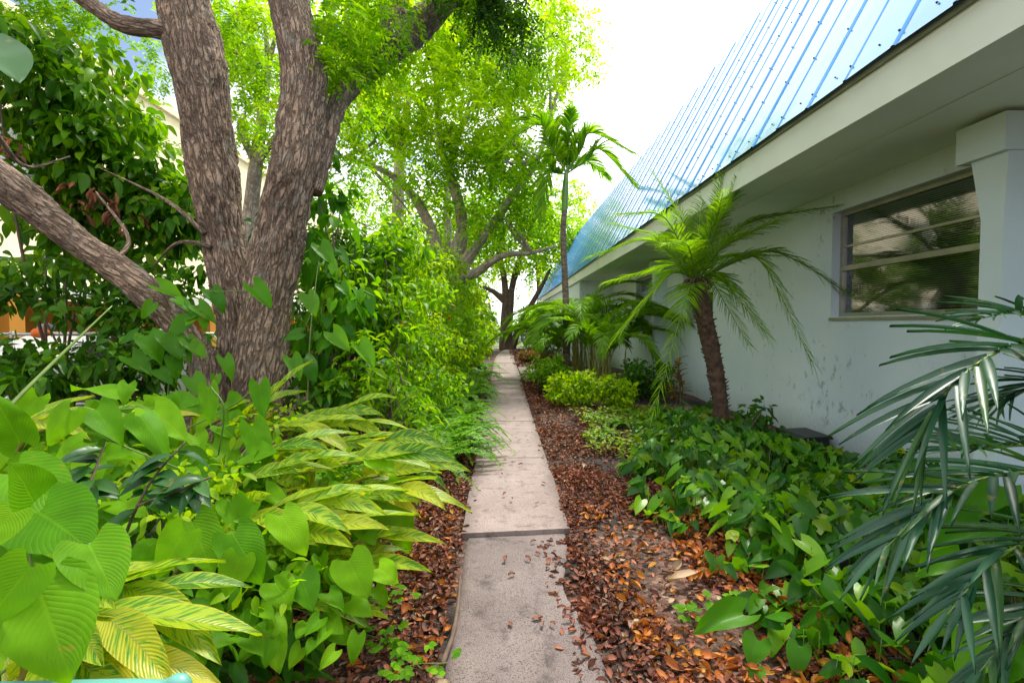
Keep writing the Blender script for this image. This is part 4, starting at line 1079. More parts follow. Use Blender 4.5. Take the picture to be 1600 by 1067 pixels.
ginger('small variegated ginger low beside the leaf litter', [cn((430, 930, 2.1), (560, 880, 2.1)), cn((400, 960, 2.0), (520, 940, 2.0)), cn((450, 900, 2.2), (590, 840, 2.2))], .34, .06, 8)
ginger('variegated ginger at the far left behind the heart leaves', [cn((-60, 720, 2.4), (60, 660, 2.4)), cn((30, 700, 2.6), (150, 650, 2.6)), cn((120, 720, 2.8), (230, 660, 2.8))], .40, .08, 7)

# ------------------------------------------------------------------ heart leaved vines (foreground)
def hearts(mb, lst, var=None):
    for (bx_, by_, tx, ty, Y, wr) in lst:
        B = at(bx_, by_, Y); T_ = at(tx, ty, Y - .06)
        D = T_ - B; L = D.length
        Nn = (CAM - B).normalized() * .75 + Vector((0, 0, .65)) + Vector(rng.normal(size=3) * .1)
        leaves(mb, [tuple(B)], [tuple(D)], [tuple(Nn)], L, L * wr, HEARTS[(var or (0, 1, 2, 3, 4, 5))[int(rng.random() * len(var or 'abcdef'))]], .05)
vine = thing('heart_leaf_vine', 'vine with very large ribbed heart leaves in the near left corner', 'vine', (-1.1, 1.2, 0))
hv = MB()
hero = [(62, 920, 112, 1055, 1.02, .92), (48, 885, -40, 985, 1.0, .9), (140, 850, 182, 925, 1.12, .95), (62, 800, 138, 845, 1.18, 1.05), (55, 790, 30, 720, 1.25, 1.0), (20, 800, -30, 860, 1.1, 1.0), (20, 740, 110, 790, 1.3, .8),
        (30, 690, -10, 610, 1.4, .6), (300, 815, 335, 890, 1.65, .8), (365, 835, 410, 905, 1.65, .8), (290, 830, 240, 900, 1.5, .9), (430, 910, 455, 945, 1.75, 1.1), (545, 875, 575, 930, 1.9, 1.1), (440, 805, 480, 860, 1.8, .8),
        (470, 900, 490, 950, 1.8, 1.0), (375, 870, 350, 930, 1.6, 1.0), (600, 770, 640, 860, 2.4, .7), (585, 715, 615, 730, 2.5, 1.1)]
hearts(hv, hero, (0, 0, 2))
# fill
n = 80
for i in range(n):
    px = rng.uniform(-20, 330); py = rng.uniform(690, 1030); Y = 1.15 + (1030 - py) / 340 * 1.0 + rng.uniform(-.1, .25)
    a = rng.uniform(.2, 2.4); l_ = rng.uniform(24, 58)
    hearts(hv, [(px, py, px + l_ * math.cos(a), py + l_ * math.sin(a), Y + .12, rng.uniform(.8, 1.0))])
hv.build('foliage', M['heart'], vine)
for e in [((60, 925, 1.05), (55, 990, 1.15), (60, 1080, 1.3)), ((62, 800, 1.2), (45, 840, 1.2), (50, 890, 1.2)), ((140, 850, 1.14), (118, 880, 1.2), (100, 960, 1.25)), ((-10, 1060, 1.15), (40, 1030, 1.15), (110, 1050, 1.2)), ((330, 800, 1.7), (300, 830, 1.7), (280, 900, 1.8))]:
    st = MB(); tube(st, pts(e), [.004, .004, .004], 6, 14); st.build('stem', M['stem'], vine)

vine = thing('heart_leaf_vine', 'light green heart leaved vine sprawling over the top of the left bank', 'vine', (-1.8, 2.6, 0))
hv = MB()
hearts(hv, [(195, 615, 110, 600, 2.3, .5), (200, 600, 190, 625, 2.2, .8), (325, 605, 330, 660, 2.5, .5), (405, 600, 412, 650, 2.6, .6), (395, 665, 420, 735, 2.5, .55), (240, 640, 290, 680, 2.2, .7), (220, 650, 265, 705, 2.1, .6), (150, 640, 185, 680, 2.2, .8), (60, 620, 25, 660, 1.9, .9), (265, 625, 270, 680, 2.3, .45), (130, 690, 75, 720, 2.0, .9), (110, 640, 60, 690, 2.1, .9)])
for i in range(150):
    px = rng.uniform(0, 420); py = rng.uniform(630, 800); Y = 2.9 - (py - 620) / 200 * 1.0 + rng.uniform(-.15, .2)
    a = rng.uniform(-.4, 2.6); l_ = rng.uniform(24, 60)
    hearts(hv, [(px, py, px + l_ * math.cos(a), py + l_ * math.sin(a), Y + .1, rng.uniform(.7, 1.0))])
hv.build('foliage', M['heart'], vine)
for e in [((330, 605, 2.5), (350, 640, 2.5), (340, 720, 2.6)), ((110, 640, 2.1), (180, 690, 2.2), (300, 740, 2.2)), ((405, 600, 2.6), (360, 635, 2.6), (250, 690, 2.5))]:
    st = MB(); tube(st, pts(e), [.004] * 3, 6, 14); st.build('stem', M['stem'], vine)

vine = thing('heart_leaf_vine', 'heart leaved vine trailing over the variegated ginger near the leaf litter', 'vine', (-.9, 2.2, 0))
hv = MB()
for i in range(100):
    px = rng.uniform(380, 600); py = rng.uniform(760, 1020); Y = 2.4 - (py - 760) / 260 * .75 + rng.uniform(-.1, .15)
    if px > 560 and py > 930: continue
    a = rng.uniform(.3, 2.5); l_ = rng.uniform(18, 46)
    hearts(hv, [(px, py, px + l_ * math.cos(a), py + l_ * math.sin(a), Y, rng.uniform(.75, 1.0))])
hv.build('foliage', M['heart'], vine)
for e in [((480, 820, 2.2), (500, 900, 2.0), (470, 980, 1.9)), ((400, 960, 1.85), (460, 950, 1.9), (560, 990, 1.95)), ((560, 880, 2.1), (530, 950, 2.0), (520, 1040, 1.9))]:
    st = MB(); tube(st, pts(e), [.003] * 3, 6, 14); st.build('stem', M['stem'], vine)

vine = thing('climbing_vine', 'heart leaved vine clinging to the foot of the big tree and its leaning limb', 'vine', at(300, 700, 4.4))
hv = MB()
hearts(hv, [(395, 450, 425, 478, 4.3, .7), (230, 525, 250, 560, 4.3, .9), (262, 520, 285, 555, 4.3, .9), (215, 520, 185, 535, 4.3, .6), (290, 500, 262, 525, 4.35, .8), (250, 450, 285, 462, 4.5, .6), (270, 560, 278, 590, 4.3, .8), (330, 455, 350, 480, 4.4, .8), (310, 480, 335, 500, 4.35, .7),
  (470, 520, 440, 530, 4.3, .8), (455, 560, 470, 590, 4.3, .8), (500, 385, 520, 410, 4.9, .9), (480, 460, 495, 490, 4.7, .8), (520, 520, 545, 545, 4.8, .8), (475, 560, 495, 590, 4.5, .9), (300, 590, 320, 620, 4.2, .8), (350, 560, 365, 590, 4.2, .7), (560, 540, 585, 570, 4.9, .8), (240, 475, 220, 495, 4.5, .8), (205, 560, 235, 580, 4.3, .8)])
for i in range(20):
    px, py = (rng.uniform(240, 340), rng.uniform(440, 600)) if i % 3 else (rng.uniform(465, 560), rng.uniform(380, 600))
    a = rng.uniform(.4, 2.6); l_ = rng.uniform(12, 26); hearts(hv, [(px, py, px + l_ * math.cos(a), py + l_ * math.sin(a), (4.32 if px < 400 else 4.8), .8)])
hv.build('foliage', M['heart_dk'], vine)
for e in [((260, 640, 4.4), (270, 560, 4.36), (300, 490, 4.42), (345, 440, 4.45)), ((380, 470, 4.38), (410, 455, 4.32), (330, 456, 4.4)), ((480, 640, 4.6), (485, 520, 4.6), (500, 390, 4.9))]:
    st = MB(); tube(st, pts(e), [.006, .005, .004, .003][:len(e)], 6, 20); st.build('stem', M['stem'], vine)
# the lone leaf and thin blade at the left edge
vine = thing('heart_leaf_vine', 'single blue green vine leaf hanging in at the upper left edge', 'vine', at(-20, 60, 1.5))
hv = MB(); hearts(hv, [(-25, 62, 30, 108, 1.5, .9)]); hv.build('foliage', M['holly'], vine)
st = MB(); tube(st, pts([(-25, 62, 1.5), (-60, 20, 1.5), (-120, -60, 1.5)]), [.003] * 3, 6, 12); st.build('stem', M['stem'], vine)
b = MB(); tube(b, pts([(-30, 690, 1.35), (20, 630, 1.45), (90, 560, 1.6), (175, 478, 1.8)]), [.008, .006, .005, .002], 8, 30)
tag(b.build('reed', M['stem']), 'thin green reed stem slanting up across the left edge', 'reed')

# dark toothed sapling in the middle of the left bank
sap = thing('oak_sapling', 'dark glossy leaved sapling poking up among the heart leaves', 'sapling', at(200, 900, 1.9))
hv, st = MB(), MB()
for e in [((190, 850, 1.75), (215, 790, 1.7), (245, 740, 1.75), (290, 690, 1.8)), ((120, 830, 1.7), (135, 770, 1.7), (150, 730, 1.75), (165, 690, 1.8)), ((215, 790, 1.7), (270, 770, 1.65), (330, 745, 1.7))]:
    P3 = pts(e); S = tube(st, P3, [.006, .005, .004, .003][:len(e)], 6, 30)
    for i in range(16):
        q = 8 + int(i / 16 * 21); a = rng.random() * 6.28
        D = np.array((math.cos(a), math.sin(a) * .6 - .2, .25 * rng.normal())); leaves(hv, [S[q, :3]], [D], [(rng.normal() * .3, -.5, 1)], .11 * (.8 + .4 * rng.random()), .045, T_oval, .2)
hv.build('foliage', M['holly'], sap); st.build('stem', M['twig'], sap)

# low leaf mass that hides the soil of the left bank
shrub('low_shrub', 'low mixed green undergrowth beneath the ginger on the left bank', 'shrub', (-1.8, 2.4, 0),
      [((-2.0, 3.2, .28), (1.3, .9, .22), 26), ((-1.5, 2.2, .3), (.75, .8, .22), 24), ((-1.2, 1.5, .3), (.5, .5, .25), 14), ((-3.0, 2.4, .4), (.9, 1.2, .3), 16)], M['hedge_d'], 0.10, 0.05, m=26, cr_=.22, stems=6, droop=.2)

shrub('low_shrub', 'small leaved yellow green shrub scattered through the left bank below the trunk', 'shrub', (-1.7, 2.9, 0),
      [E(230, 690, 2.7, 200, 50, 26), E(420, 660, 3.3, 120, 30, 16), E(260, 780, 2.1, 120, 50, 14), E(420, 850, 2.2, 90, 60, 12)], M['hedge_y'], 0.055, 0.028, m=14, cr_=.12, stems=8)
shrub('low_shrub', 'small leaved mid green shrub low among the heart leaves', 'shrub', (-1.4, 2.3, 0),
      [E(300, 720, 2.6, 220, 60, 22), E(360, 900, 1.9, 120, 70, 14), E(500, 760, 2.7, 80, 60, 10)], M['hedge'], 0.06, 0.03, m=14, cr_=.13, stems=8)

# ------------------------------------------------------------------ right bed: ground cover, shrubs, red plant
def inpoly(x, y, poly):
    c = False; j = len(poly) - 1
    for i in range(len(poly)):
        if ((poly[i][1] > y) != (poly[j][1] > y)) and (x < (poly[j][0] - poly[i][0]) * (y - poly[i][1]) / (poly[j][1] - poly[i][1]) + poly[i][0]): c = not c
        j = i
    return c
poly = [(1.30, 1.2), (1.28, 2.2), (1.2, 2.9), (1.08, 3.6), (1.15, 4.6), (1.6, 5.6), (1.9, 6.6), (2.9, 6.6), (3.15, 5.2), (3.45, 4.2), (3.7, 3.2), (3.9, 1.2)]
gc, gs = MB(), MB()
P_, D_, N_, L_ = [], [], [], []
while len(P_) < 4200:
    x, y = rng.uniform(1.0, 3.95), rng.uniform(1.2, 6.8)
    x2 = x + .14 * mnoise.noise((x * 2, y * 2, 0)) ; 
    if not inpoly(x2, y, poly): continue
    dens = .62 + 1.5 * mnoise.noise((x * 1.9, y * 1.9, 3)) + .25 * (x - 1.8)
    if rng.random() > dens: continue
    edge = 0 if inpoly(x - .22, y - .1, poly) else 1
    h = (.10 + .34 * rng.random() ** .8) * (.55 if edge else 1) * (.8 + .5 * mnoise.noise((x * 1.1, y * 1.1, 9)))
    a = rng.random() * 6.28
    P_.append((x2, y, max(.03, h))); D_.append((math.cos(a) - .2, math.sin(a) - .25, -.1 - .7 * rng.random())); N_.append((rng.normal() * .6 - .25, rng.normal() * .6 - .35, 1)); L_.append(.085 + .085 * rng.random())
    if rng.random() < .5: tube(gs, [(x + .02, y + .02, -.03), (x2, y, max(.03, h))], [.003, .002], 5, 2)
P_ = np.array(P_); L_ = np.array(L_)
D_, N_ = np.array(D_), np.array(N_)
kind_ = np.array([mnoise.noise((p_[0] * 1.3, p_[1] * 1.3, 30)) for p_ in P_]) + .35 * rng.normal(size=len(P_))
for sel, tm_, lw, ls, dp in ((kind_ < .12, T_heart_s, .68, 1, .15), ((kind_ >= .12) & (kind_ < .34), T_oval, .42, 1.15, .35), (kind_ >= .34, T_heart_s, .8, .6, .2)):
    leaves(gc, P_[sel], D_[sel], N_[sel], L_[sel] * ls, L_[sel] * lw * ls, tm_, dp)
ys_ = rng.random(len(P_)) < .022
leaves(gc, P_[ys_] + np.array((0, 0, .03)), -D_[ys_], N_[ys_], L_[ys_], L_[ys_] * .6, T_heart_s, .3, 2)
gc.l += [l + gc.n for l in gs.l]; gc.v += gs.v; gc.s += gs.s; gc.uv += gs.uv; gc.m += [np.ones_like(m_) for m_ in gs.m]; gc.n += gs.n
tag(gc.build('ground_cover', [M['pothos'], M['stem'], M['creeper']]), 'glossy dark green heart leaved ground cover filling the bed below the wall', 'ground cover', kind='stuff')

# thin yellow green creeper near the palm foot
cc = MB(); P_ = []
while len(P_) < 3200:
    x, y = rng.uniform(1.05, 3.0), rng.uniform(4.6, 8.2)
    if rng.random() > .5 + 1.2 * mnoise.noise((x * 2.2, y * 2.2, 7)): continue
    if x < 1.15 + .12 * math.sin(y * 3): continue
    P_.append((x, y, .03 + .12 * rng.random()))
n = len(P_)
D = rdir(n); D[:, 2] *= .3; Nn = rdir(n) * .4; Nn[:, 2] += 1
leaves(cc, np.array(P_), D, Nn, .05 + .03 * rng.random(n), .035, T_oval, .1)
tag(cc.build('creeper', M['creeper']), 'sparse yellow green creeper over the mulch around the date palm foot', 'ground cover', kind='stuff')

sl_ = ['bright green shrub at the path edge opposite the far ferns', 'lime green mound shrub in front of the areca palms', 'low green shrub between the lime mound and the date palm', 'dark green leafy shrub at the foot of the wall under the areca', 'small red tipped shrub at the corner of the entry pad', 'green shrub against the house past the entry pad']
for (x, y, h, r_, mt), lb in zip([(1.1, 10.8, .85, .5, 'hedge'), (1.35, 8.9, .7, .55, 'hedge_y'), (1.95, 8.6, .6, .45, 'hedge_y'), (2.9, 9.3, .9, .5, 'hedge_d'), (1.2, 19.4, .5, .4, 'ti'), (2.0, 21.5, 1.3, .7, 'hedge_d')], sl_):
    shrub('garden_shrub', lb, 'shrub', (x, y, 0), [((x, y, h * .5), (r_, r_, h * .45), 34)], M[mt], 0.085, 0.045, m=40, cr_=.17, stems=5, droop=.15)
sh_l = ['leafy shrub at the foot of the date palm on the wall side']
shrub('garden_shrub', sh_l[0], 'shrub', (3.15, 5.9, 0), [((3.2, 5.9, .3), (.3, .4, .25), 10)], M['hedge_d'], .12, .05, m=20, cr_=.15, stems=5)
# tall plants at the far wing
shrub('garden_shrub', 'dark upright shrub with bare stems beside the far corner of the house', 'shrub', (2.1, 26, 0), [((2.1, 26, 1.6), (.8, 1.2, 1.4), 26)], M['hedge_d'], .2, .1, m=26, cr_=.35, stems=8)
shrub('garden_shrub', 'olive green shrub left of the far house corner', 'shrub', (1.7, 29, 0), [((1.6, 29.5, 1.2), (.9, 1.0, 1.2), 22)], M['creeper'], .2, .09, m=26, cr_=.35, stems=8)

ti = thing('cordyline', 'red and yellow leaved cane plant against the wall behind the date palm', 'plant', (2.85, 7.55, 0))
hv, st = MB(), MB()
base = np.array((2.85, 7.55, 0))
for (dx, dy, h) in [(0, 0, .95), (.06, .03, .7), (-.05, .02, .55)]:
    tipc = base + np.array((dx - .04, dy, h)); tube(st, [base + np.array((dx, dy, -.03)), base + np.array((dx, dy, h * .5)), tipc], [.012, .011, .009], 7, 14)
    n = 16
    a = rng.random(n) * 6.28; zz = h - .28 * rng.random(n)
    Pq = np.stack([np.full(n, tipc[0]), np.full(n, tipc[1]), zz], 1); Dq = np.stack([np.cos(a), np.sin(a), .2 + 1.2 * rng.random(n)], 1)
    leaves(hv, Pq, Dq, np.tile((0, 0, 1.0), (n, 1)) + rng.normal(size=(n, 3)) * .2, .24, .045, T_blade2, .4)
hv.build('foliage', M['ti'], ti); st.build('stem', M['twig'], ti)
arm = MB()

# ------------------------------------------------------------------ middle and far trees
def far_tree(label, base, stems, ells, mats, L, W, group=None, m=10, k=10, SL=.5, cr_=.55, name='shade_tree', bark='bark_p', twigs=14):
    t = thing(name, label, 'tree', base, group)
    tr = MB(); ends = []
    for (P3, R3) in stems:
        tube(tr, P3, R3, 14, len(P3) * 10, disp=lambda c_, a, ln, rad, pos: .10 * rad * mnoise.noise((pos[0] * 3, pos[1] * 3, pos[2] * 1.5))); ends.append(np.array(P3[-1])); ends.append(np.array(P3[-2]))
    for (mt, es) in zip(mats, ells):
        cr = MB(); cs = []
        for (c_, r_, n) in es: cs += list(crown(cr, c_, r_, n, cr_, m, k, SL, L, W, T_tri))
        for i in rng.choice(len(cs), min(twigs, len(cs)), replace=False):
            e = ends[int(np.argmin([np.linalg.norm(cs[i] - q) for q in ends]))]
            tube(tr, [e, (e + cs[i]) / 2 + rng.normal(size=3) * .25, cs[i]], [.06, .035, .01], 6, 12)
        cr.build('crown', M[mt], t)
    tr.build('trunk', M[bark], t)
    return t
Y2 = 15.0
far_tree('pale barked tree with several leaning trunks rising behind the hedge', (-1.9, Y2, 0),
    [(pts([(690, 570, Y2), (700, 470, Y2), (706, 420, Y2), (722, 360, Y2), (712, 300, Y2), (690, 230, Y2 + .3), (680, 120, Y2 + .6)]), [.45, .36, .3, .2, .16, .12, .06]),
     (pts([(690, 570, Y2 + .2), (690, 450, Y2 + .2), (680, 380, Y2 + .2), (655, 320, Y2), (620, 280, Y2 - .3), (575, 257, Y2 - .6), (535, 248, Y2 - .8)]), [.4, .3, .2, .14, .1, .07, .03]),
     (pts([(700, 560, Y2 - .2), (715, 440, Y2 - .2), (745, 385, Y2 - .3), (775, 345, Y2 - .4), (805, 300, Y2 - .5), (840, 250, Y2 - .4), (860, 180, Y2)]), [.35, .25, .16, .14, .11, .08, .04]),
     (pts([(706, 480, Y2), (712, 442, Y2 - .3), (745, 425, Y2 - .6), (785, 400, Y2 - .9), (830, 395, Y2 - 1), (870, 385, Y2 - 1)]), [.26, .2, .14, .09, .06, .03])],
    [[E(560, 80, 13.5, 55, 90, 26), E(640, 110, 14, 100, 110, 62), E(740, 150, 15, 110, 110, 80), E(620, 200, 14.5, 90, 40, 22), E(820, 100, 15.5, 80, 100, 62), E(875, 50, 16, 45, 80, 30), E(770, 235, 15, 70, 40, 34)],
     [E(640, 265, 13.2, 60, 30, 5), E(760, 335, 13.2, 40, 30, 3), E(800, 250, 13.5, 40, 40, 6), E(720, 280, 15, 90, 35, 24), E(590, 190, 14, 50, 40, 10), E(800, 320, 14.5, 60, 40, 22), E(680, 330, 16, 80, 40, 16), E(700, 60, 14.5, 120, 60, 26), E(835, 300, 15, 25, 30, 8)]],
    ['tree_y', 'tree'], .15, .075, m=9, k=10, SL=.5, cr_=.62)
Y3 = 29.5
far_tree('dark forked tree standing at the far end of the path', (0.45, Y3, 0),
    [(pts([(788, 552, Y3), (789, 500, Y3), (790, 460, Y3), (785, 420, Y3), (775, 380, Y3), (760, 330, Y3)]), [.36, .27, .22, .18, .14, .07]),
     (pts([(792, 552, Y3), (796, 490, Y3), (800, 450, Y3), (810, 410, Y3), (825, 370, Y3), (840, 320, Y3)]), [.3, .24, .2, .16, .12, .07]),
     (pts([(797, 552, Y3), (810, 515, Y3 - .3), (825, 485, Y3 - .5), (845, 450, Y3 - .6), (860, 420, Y3 - .6)]), [.26, .2, .17, .13, .07]),
     (pts([(787, 470, Y3), (770, 455, Y3), (745, 445, Y3)]), [.2, .15, .08])],
    [[E(790, 330, 29, 90, 60, 34), E(850, 370, 29, 45, 40, 16), E(740, 370, 29, 60, 45, 18)], [E(800, 400, 30, 70, 25, 12), E(870, 330, 31, 40, 60, 20)]],
    ['tree', 'tree_y'], .26, .13, bark='bark_d', m=10, k=10, SL=.8, cr_=1.0)
far_tree('slim tree behind the hedge left of the pale trunks', (-4.2, 19, 0),
    [(pts([(615, 560, 19), (620, 420, 19), (622, 330, 19), (625, 250, 19), (640, 150, 19)]), [.3, .26, .24, .2, .1]), (pts([(600, 560, 20), (690, 420, 20), (700, 300, 20), (720, 200, 20)]), [.25, .2, .15, .08])],
    [[E(660, 90, 19, 120, 110, 60), E(560, 110, 18, 60, 80, 24), E(760, 60, 20, 100, 90, 40)]], ['tree_y'], .19, .095, m=7, k=10, SL=.6, cr_=.8)
for x in (-6, -3.2, -0.8, 1.4, 3.9, 7):
    shrub('far_shrub', 'low green shrub in the row across the road', 'shrub', (x, 51.5 + .5 * math.sin(x * 3), 0), [((x, 51.5, .9), (1.5, .8, .9), 14)], M['hedge'], .3, .16, m=26, cr_=.45, stems=3, group='shrubs in the row across the road')
for (px, Y, top_, rx, lb, mt) in [(905, 50, 300, 40, 'bright tree across the road just left of the blue roof end', 'tree_y'), (840, 56, 280, 60, 'tree across the road framed by the path end', 'tree'), (740, 54, 300, 70, 'tree across the road behind the forked tree', 'tree'), (660, 50, 250, 70, 'yellow green tree across the road above the hedge', 'tree_y'), (560, 46, 220, 90, 'tree beyond the hedge seen past the big trunk', 'tree')]:
    yb = 508 + 1125 / Y
    mid = (top_ + 470) / 2
    far_tree(lb, at(px, yb, Y), [(pts([(px, yb, Y), (px + 3, 470, Y), (px - 4, mid, Y)]), [.4, .3, .12])], [[E(px, mid, Y, rx, (470 - top_) / 2, 34)]], [mt], .42, .22, m=9, k=9, SL=1.2, cr_=1.7, bark='bark_d', twigs=6, group='trees across the road')
far_tree('yellow green tree standing behind the big tree on the left', (-5.5, 10.5, 0),
    [(pts([(390, 600, 10.5), (385, 420, 10.5), (400, 260, 10.5), (420, 100, 10.5)]), [.2, .17, .14, .06])],
    [[E(400, 60, 10.5, 60, 110, 34), E(410, 190, 10.5, 40, 60, 10), E(330, 40, 11, 60, 60, 10), E(530, 130, 10, 40, 100, 16)]], ['tree_y'], .12, .055, m=11, k=10, SL=.4, cr_=.45)

# ------------------------------------------------------------------ leaf litter
def litter(n, xr, yr, z, size, tm, mi, mb, dens=None):
    k = 0; P_ = []
    while k < n:
        x, y = rng.uniform(*xr), rng.uniform(*yr)
        if dens and rng.random() > dens(x, y): continue
        P_.append((x, y, hgt(x, y) + z * rng.random())); k += 1
    D = rdir(n); D[:, 2] *= .35; Nn = rdir(n) * .55; Nn[:, 2] += 1
    s = size * (.6 + .8 * rng.random(n))
    leaves(mb, np.array(P_), D, Nn, s, s * (.4 + .2 * rng.random(n)), tm, 0, mi)
lt = MB()
dl = lambda x, y: (.15 + 1.5 * max(0, mnoise.noise((x * 1.3, y * 1.3, 11)) + .42)) * (1 if x > -1.0 else .6)
dr = lambda x, y: (.09 + 1.7 * max(0, mnoise.noise((x * 1.6, y * 1.1, 21)) + .30))
for tm in (T_dry, T_dry2):
    litter(3400, (-1.8, PXL - .0), (1.2, 5.5), .05, .043, tm, 0, lt, dl)
    litter(4200, (PXR - .01, 1.75), (1.2, 5.0), .05, .042, tm, 0, lt, dr)
    litter(2300, (PXR, 1.6), (4.5, 14), .04, .055, tm, 0, lt, dr)
    litter(1500, (-1.6, PXL), (1.2, 6), .05, .045, tm, 3, lt, dl)
    litter(2600, (PXR, 1.75), (1.2, 9), .05, .042, tm, 3, lt, dr)
    litter(110, (PXR - .09, PXR + .01), (3.5, 11), .02, .045, tm, 0, lt, lambda x, y: .15 + max(0, mnoise.noise((x, y * 1.3, 2))))
    litter(90, (PXL, PXL + .10), (3.5, 11), .02, .045, tm, 3, lt, lambda x, y: .15 + max(0, mnoise.noise((x, y * 1.3, 6))))
    litter(260, (PXR - .22, PXR), (1.9, 3.35), .012, .045, tm, 0, lt, lambda x, y: .06 + 1.6 * max(0, mnoise.noise((x * 4, y * 2.2, 5)) + (x - PXR + .12) * 2.5))
    litter(900, (PXR + .15, 1.9), (1.4, 3.8), .06, .06, tm, 1, lt, dr)
    litter(220, (-1.3, PXL), (1.3, 4), .06, .055, tm, 1, lt, dl)
    litter(60, (.6, 2), (1.4, 5), .06, .06, tm, 2, lt, dr)
    litter(700, (-1.1, PXL), (5, 16), .03, .06, tm, 0, lt)
    litter(700, (.5, 3), (17, 30), .03, .12, tm, 0, lt)
for i in range(170):
    x = rng.uniform(-1.3, 1.6); y = rng.uniform(1.4, 7)
    if PXL < x < PXR: continue
    a = rng.random() * 6.28; l_ = rng.uniform(.04, .16); z = hgt(x, y) + .035
    tube(lt, [(x, y, z), (x + l_ * .5 * math.cos(a) + .01, y + l_ * .5 * math.sin(a), z + .012), (x + l_ * math.cos(a), y + l_ * math.sin(a), z)], [.0022, .002, .001], 4, 4, mi=3)
tag(lt.build('leaf_litter', [M['dry'], M['dry_o'], M['tan'], M['dry2']]), 'reddish brown dead leaves covering the soil on both sides of the path', 'leaf litter', kind='stuff')

# leaves scattered on the path itself
def one_leaf(x, y, z, s, mat, label, group):
    b = MB(); a = rng.random() * 6.28
    leaves(b, [(x, y, z)], [(math.cos(a), math.sin(a), .1)], [(rng.normal() * .2, rng.normal() * .2, 1)], s, s * .5, T_dry if rng.random() < .5 else T_dry2)
    return tag(b.build('fallen_leaf', mat), label, 'leaf', group)
for i in range(34):
    y = rng.uniform(1.75, 3.3); x = PXR - .02 - abs(rng.normal()) * .2
    if x < PXL + .05: x = rng.uniform(PXL, PXR)
    one_leaf(x, y, -.012, .035 + .025 * rng.random(), M['dry'], 'reddish brown dead leaf lying on the rough old end of the path', 'dead leaves on the old path')
for i in range(12):
    one_leaf(rng.uniform(PXL + .05, PXR - .05), rng.uniform(3.6, 8), .03, .035 + .02 * rng.random(), M['dry'], 'small dead leaf lying on the pale concrete slabs', 'dead leaves on the pale slabs')
q = atg(705, 1062); one_leaf(q.x, q.y, -.012, .07, M['tan'], 'tan dead leaf at the bottom edge of the old path', None)
q = atg(1065, 915); 
b = MB(); leaves(b, [(q.x - .1, q.y - .04, .05)], [(1, .3, .05)], [(0, -.3, 1)], .26, .07, T_dry2); tag(b.build('palm_sheath', M['tan']), 'pale tan dry leaf sheath on the litter below the ground cover', 'dry leaf')
b = MB(); tube(b, pts([(690, 1040, 2.1), (708, 990, 2.25), (716, 940, 2.45), (719, 900, 2.6)]), [.012, .012, .009, .005], 8, 30, disp=lambda c_, a, ln, rad, pos: .004 * mnoise.noise((pos[0] * 20, pos[1] * 20, 0)))
for vtx in b.v: vtx[:, 2] += -0.0
tag(b.build('stick', M['twig']), 'brown stick lying along the left edge of the old path', 'stick')

# little vines creeping over the litter in front
for (lb, e, n) in [('thin creeping vine with small leaves on the left litter', [(440, 1010, 1.95), (520, 985, 2.0), (600, 1000, 2.0), (660, 1045, 1.95)], 22), ('little creeping weed by the stick at the path edge', [(560, 960, 2.15), (610, 930, 2.3), (650, 925, 2.35)], 12), ('small weed on the litter at the bottom edge', [(600, 1075, 1.85), (640, 1040, 1.95), (700, 1035, 2.0)], 12), ('light green weeds rising from the right litter', [(1060, 960, 2.3), (1100, 950, 2.4), (1160, 940, 2.5)], 14)]:
    P3 = [tuple(atg(px, py, .05)) for (px, py, Y) in e]
    t = thing('creeping_vine', lb, 'vine', (P3[0][0], P3[0][1], 0))
    hv, st = MB(), MB()
    S = tube(st, P3, [.002] * len(P3), 5, 30)
    for i in range(n):
        q = S[int(rng.random() * 29), :3] + rng.normal(size=3) * np.array((.05, .05, .02))
        a = rng.random() * 6.28
        for k in (-.9, 0, .9): leaves(hv, [q + np.array((0, 0, .03))], [(math.cos(a + k), math.sin(a + k), .1)], [(0, -.4, 1)], .035 + .012 * rng.random(), .026, T_oval, .1)
    hv.build('foliage', M['heart'], t); st.build('stem', M['stem'], t)
t = thing('heart_leaf_vine', 'broad green heart leaves lying low at the right litter edge', 'vine', (1.1, 2.1, 0))
hv = MB()
hearts(hv, [(1160, 960, 1090, 970, 2.25, .6), (1185, 1000, 1170, 1035, 2.1, 1.1), (1180, 1045, 1185, 1075, 2.0, 1.1), (1530, 830, 1455, 850, 1.9, .7), (1560, 760, 1510, 790, 2.0, .7), (1540, 990, 1500, 1060, 1.5, .8), (1580, 1010, 1560, 1075, 1.45, .8), (1250, 1010, 1240, 1050, 2.0, .9), (1500, 860, 1440, 880, 1.9, .8)])
hv.build('foliage', M['heart_dk'], t)
st = MB(); tube(st, [at(1160, 960, 2.25), at(1200, 1000, 2.25), at(1250, 1010, 2.0)], [.003] * 3, 5, 10); st.build('stem', M['stem'], t)

# ------------------------------------------------------------------ sky, sun, camera
SUN_EL, SUN_AZ = 57.0, 28.0      # azimuth from +Y towards +X
sc = bpy.context.scene
wd = bpy.data.worlds.new('World'); sc.world = wd; wd.use_nodes = True
nt = wd.node_tree; nt.nodes.clear()
out = nt.nodes.new('ShaderNodeOutputWorld')
sky = nt.nodes.new('ShaderNodeTexSky'); sky.sky_type = 'NISHITA'; sky.sun_disc = False
sky.sun_elevation = R(SUN_EL); sky.sun_rotation = R(SUN_AZ); sky.air_density = 1.0; sky.dust_density = 1.5; sky.ozone_density = 1.5
bg1 = N(nt, 'Background', Strength=0.11); nt.links.new(sky.outputs[0], bg1.inputs['Color'])
bg2 = N(nt, 'Background', Strength=1.35); bg2.inputs['Color'].default_value = (1, 1, 1, 1)
tc = N(nt, 'TexCoord')
sx = N(nt, 'SeparateXYZ'); nt.links.new(tc.outputs['Generated'], sx.inputs[0])
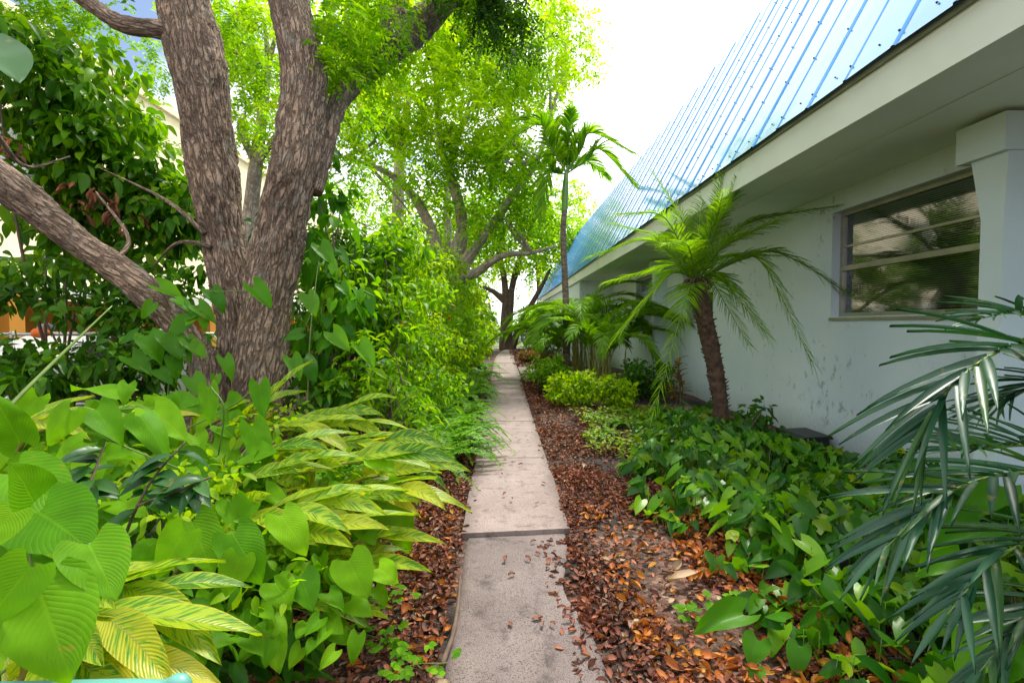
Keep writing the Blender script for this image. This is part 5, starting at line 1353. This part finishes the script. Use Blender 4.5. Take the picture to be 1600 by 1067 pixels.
zc = math_(nt, 'MAXIMUM', sx.outputs[2], 0.0)
den = math_(nt, 'ADD', zc, 0.35)
cv = N(nt, 'CombineXYZ'); nt.links.new(math_(nt, 'DIVIDE', sx.outputs[0], den), cv.inputs[0]); nt.links.new(math_(nt, 'DIVIDE', sx.outputs[1], den), cv.inputs[1])
nz = N(nt, 'TexNoise', Scale=1.6, Detail=7.0, Roughness=0.55); nt.links.new(cv.outputs[0], nz.inputs['Vector'])
cov = math_(nt, 'ADD', nz.outputs['Fac'], math_(nt, 'MULTIPLY_ADD', sx.outputs[0], 0.16, 0.09))
fac = ramp(nt, cov, [(0.40, (0, 0, 0)), (0.56, (1, 1, 1))])
mx = N(nt, 'MixShader'); nt.links.new(fac, mx.inputs[0]); nt.links.new(bg1.outputs[0], mx.inputs[1]); nt.links.new(bg2.outputs[0], mx.inputs[2])
nt.links.new(mx.outputs[0], out.inputs['Surface'])

sd = bpy.data.lights.new('sun', 'SUN'); sd.energy = 3.3; sd.angle = R(12); sd.color = (1.0, 0.95, 0.86)
so = bpy.data.objects.new('sun', sd); C.objects.link(so)
el, az = R(SUN_EL), R(SUN_AZ)
dirv = Vector((math.sin(az) * math.cos(el), math.cos(az) * math.cos(el), math.sin(el)))
so.rotation_euler = dirv.to_track_quat('Z', 'Y').to_euler(); so.location = (6, 6, 20)

cd = bpy.data.cameras.new('camera'); co = bpy.data.objects.new('camera', cd); C.objects.link(co)
co.location = CAM; co.rotation_euler = ROT; cd.sensor_width = 36; cd.lens = 36 * FPX / 1600; cd.clip_start = 0.05; cd.clip_end = 1000
sc.camera = co
sc.view_settings.view_transform = 'Standard'; sc.view_settings.look = 'None'; sc.view_settings.exposure = 0.85; sc.view_settings.gamma = 1.0
cy = sc.cycles
cy.use_denoising = True
try: cy.denoiser = 'OPENIMAGEDENOISE'
except Exception: pass
cy.max_bounces = 7; cy.diffuse_bounces = 6; cy.glossy_bounces = 3; cy.transmission_bounces = 4; cy.transparent_max_bounces = 8
cy.caustics_reflective = False; cy.caustics_refractive = False
cy.sample_clamp_indirect = 6.0
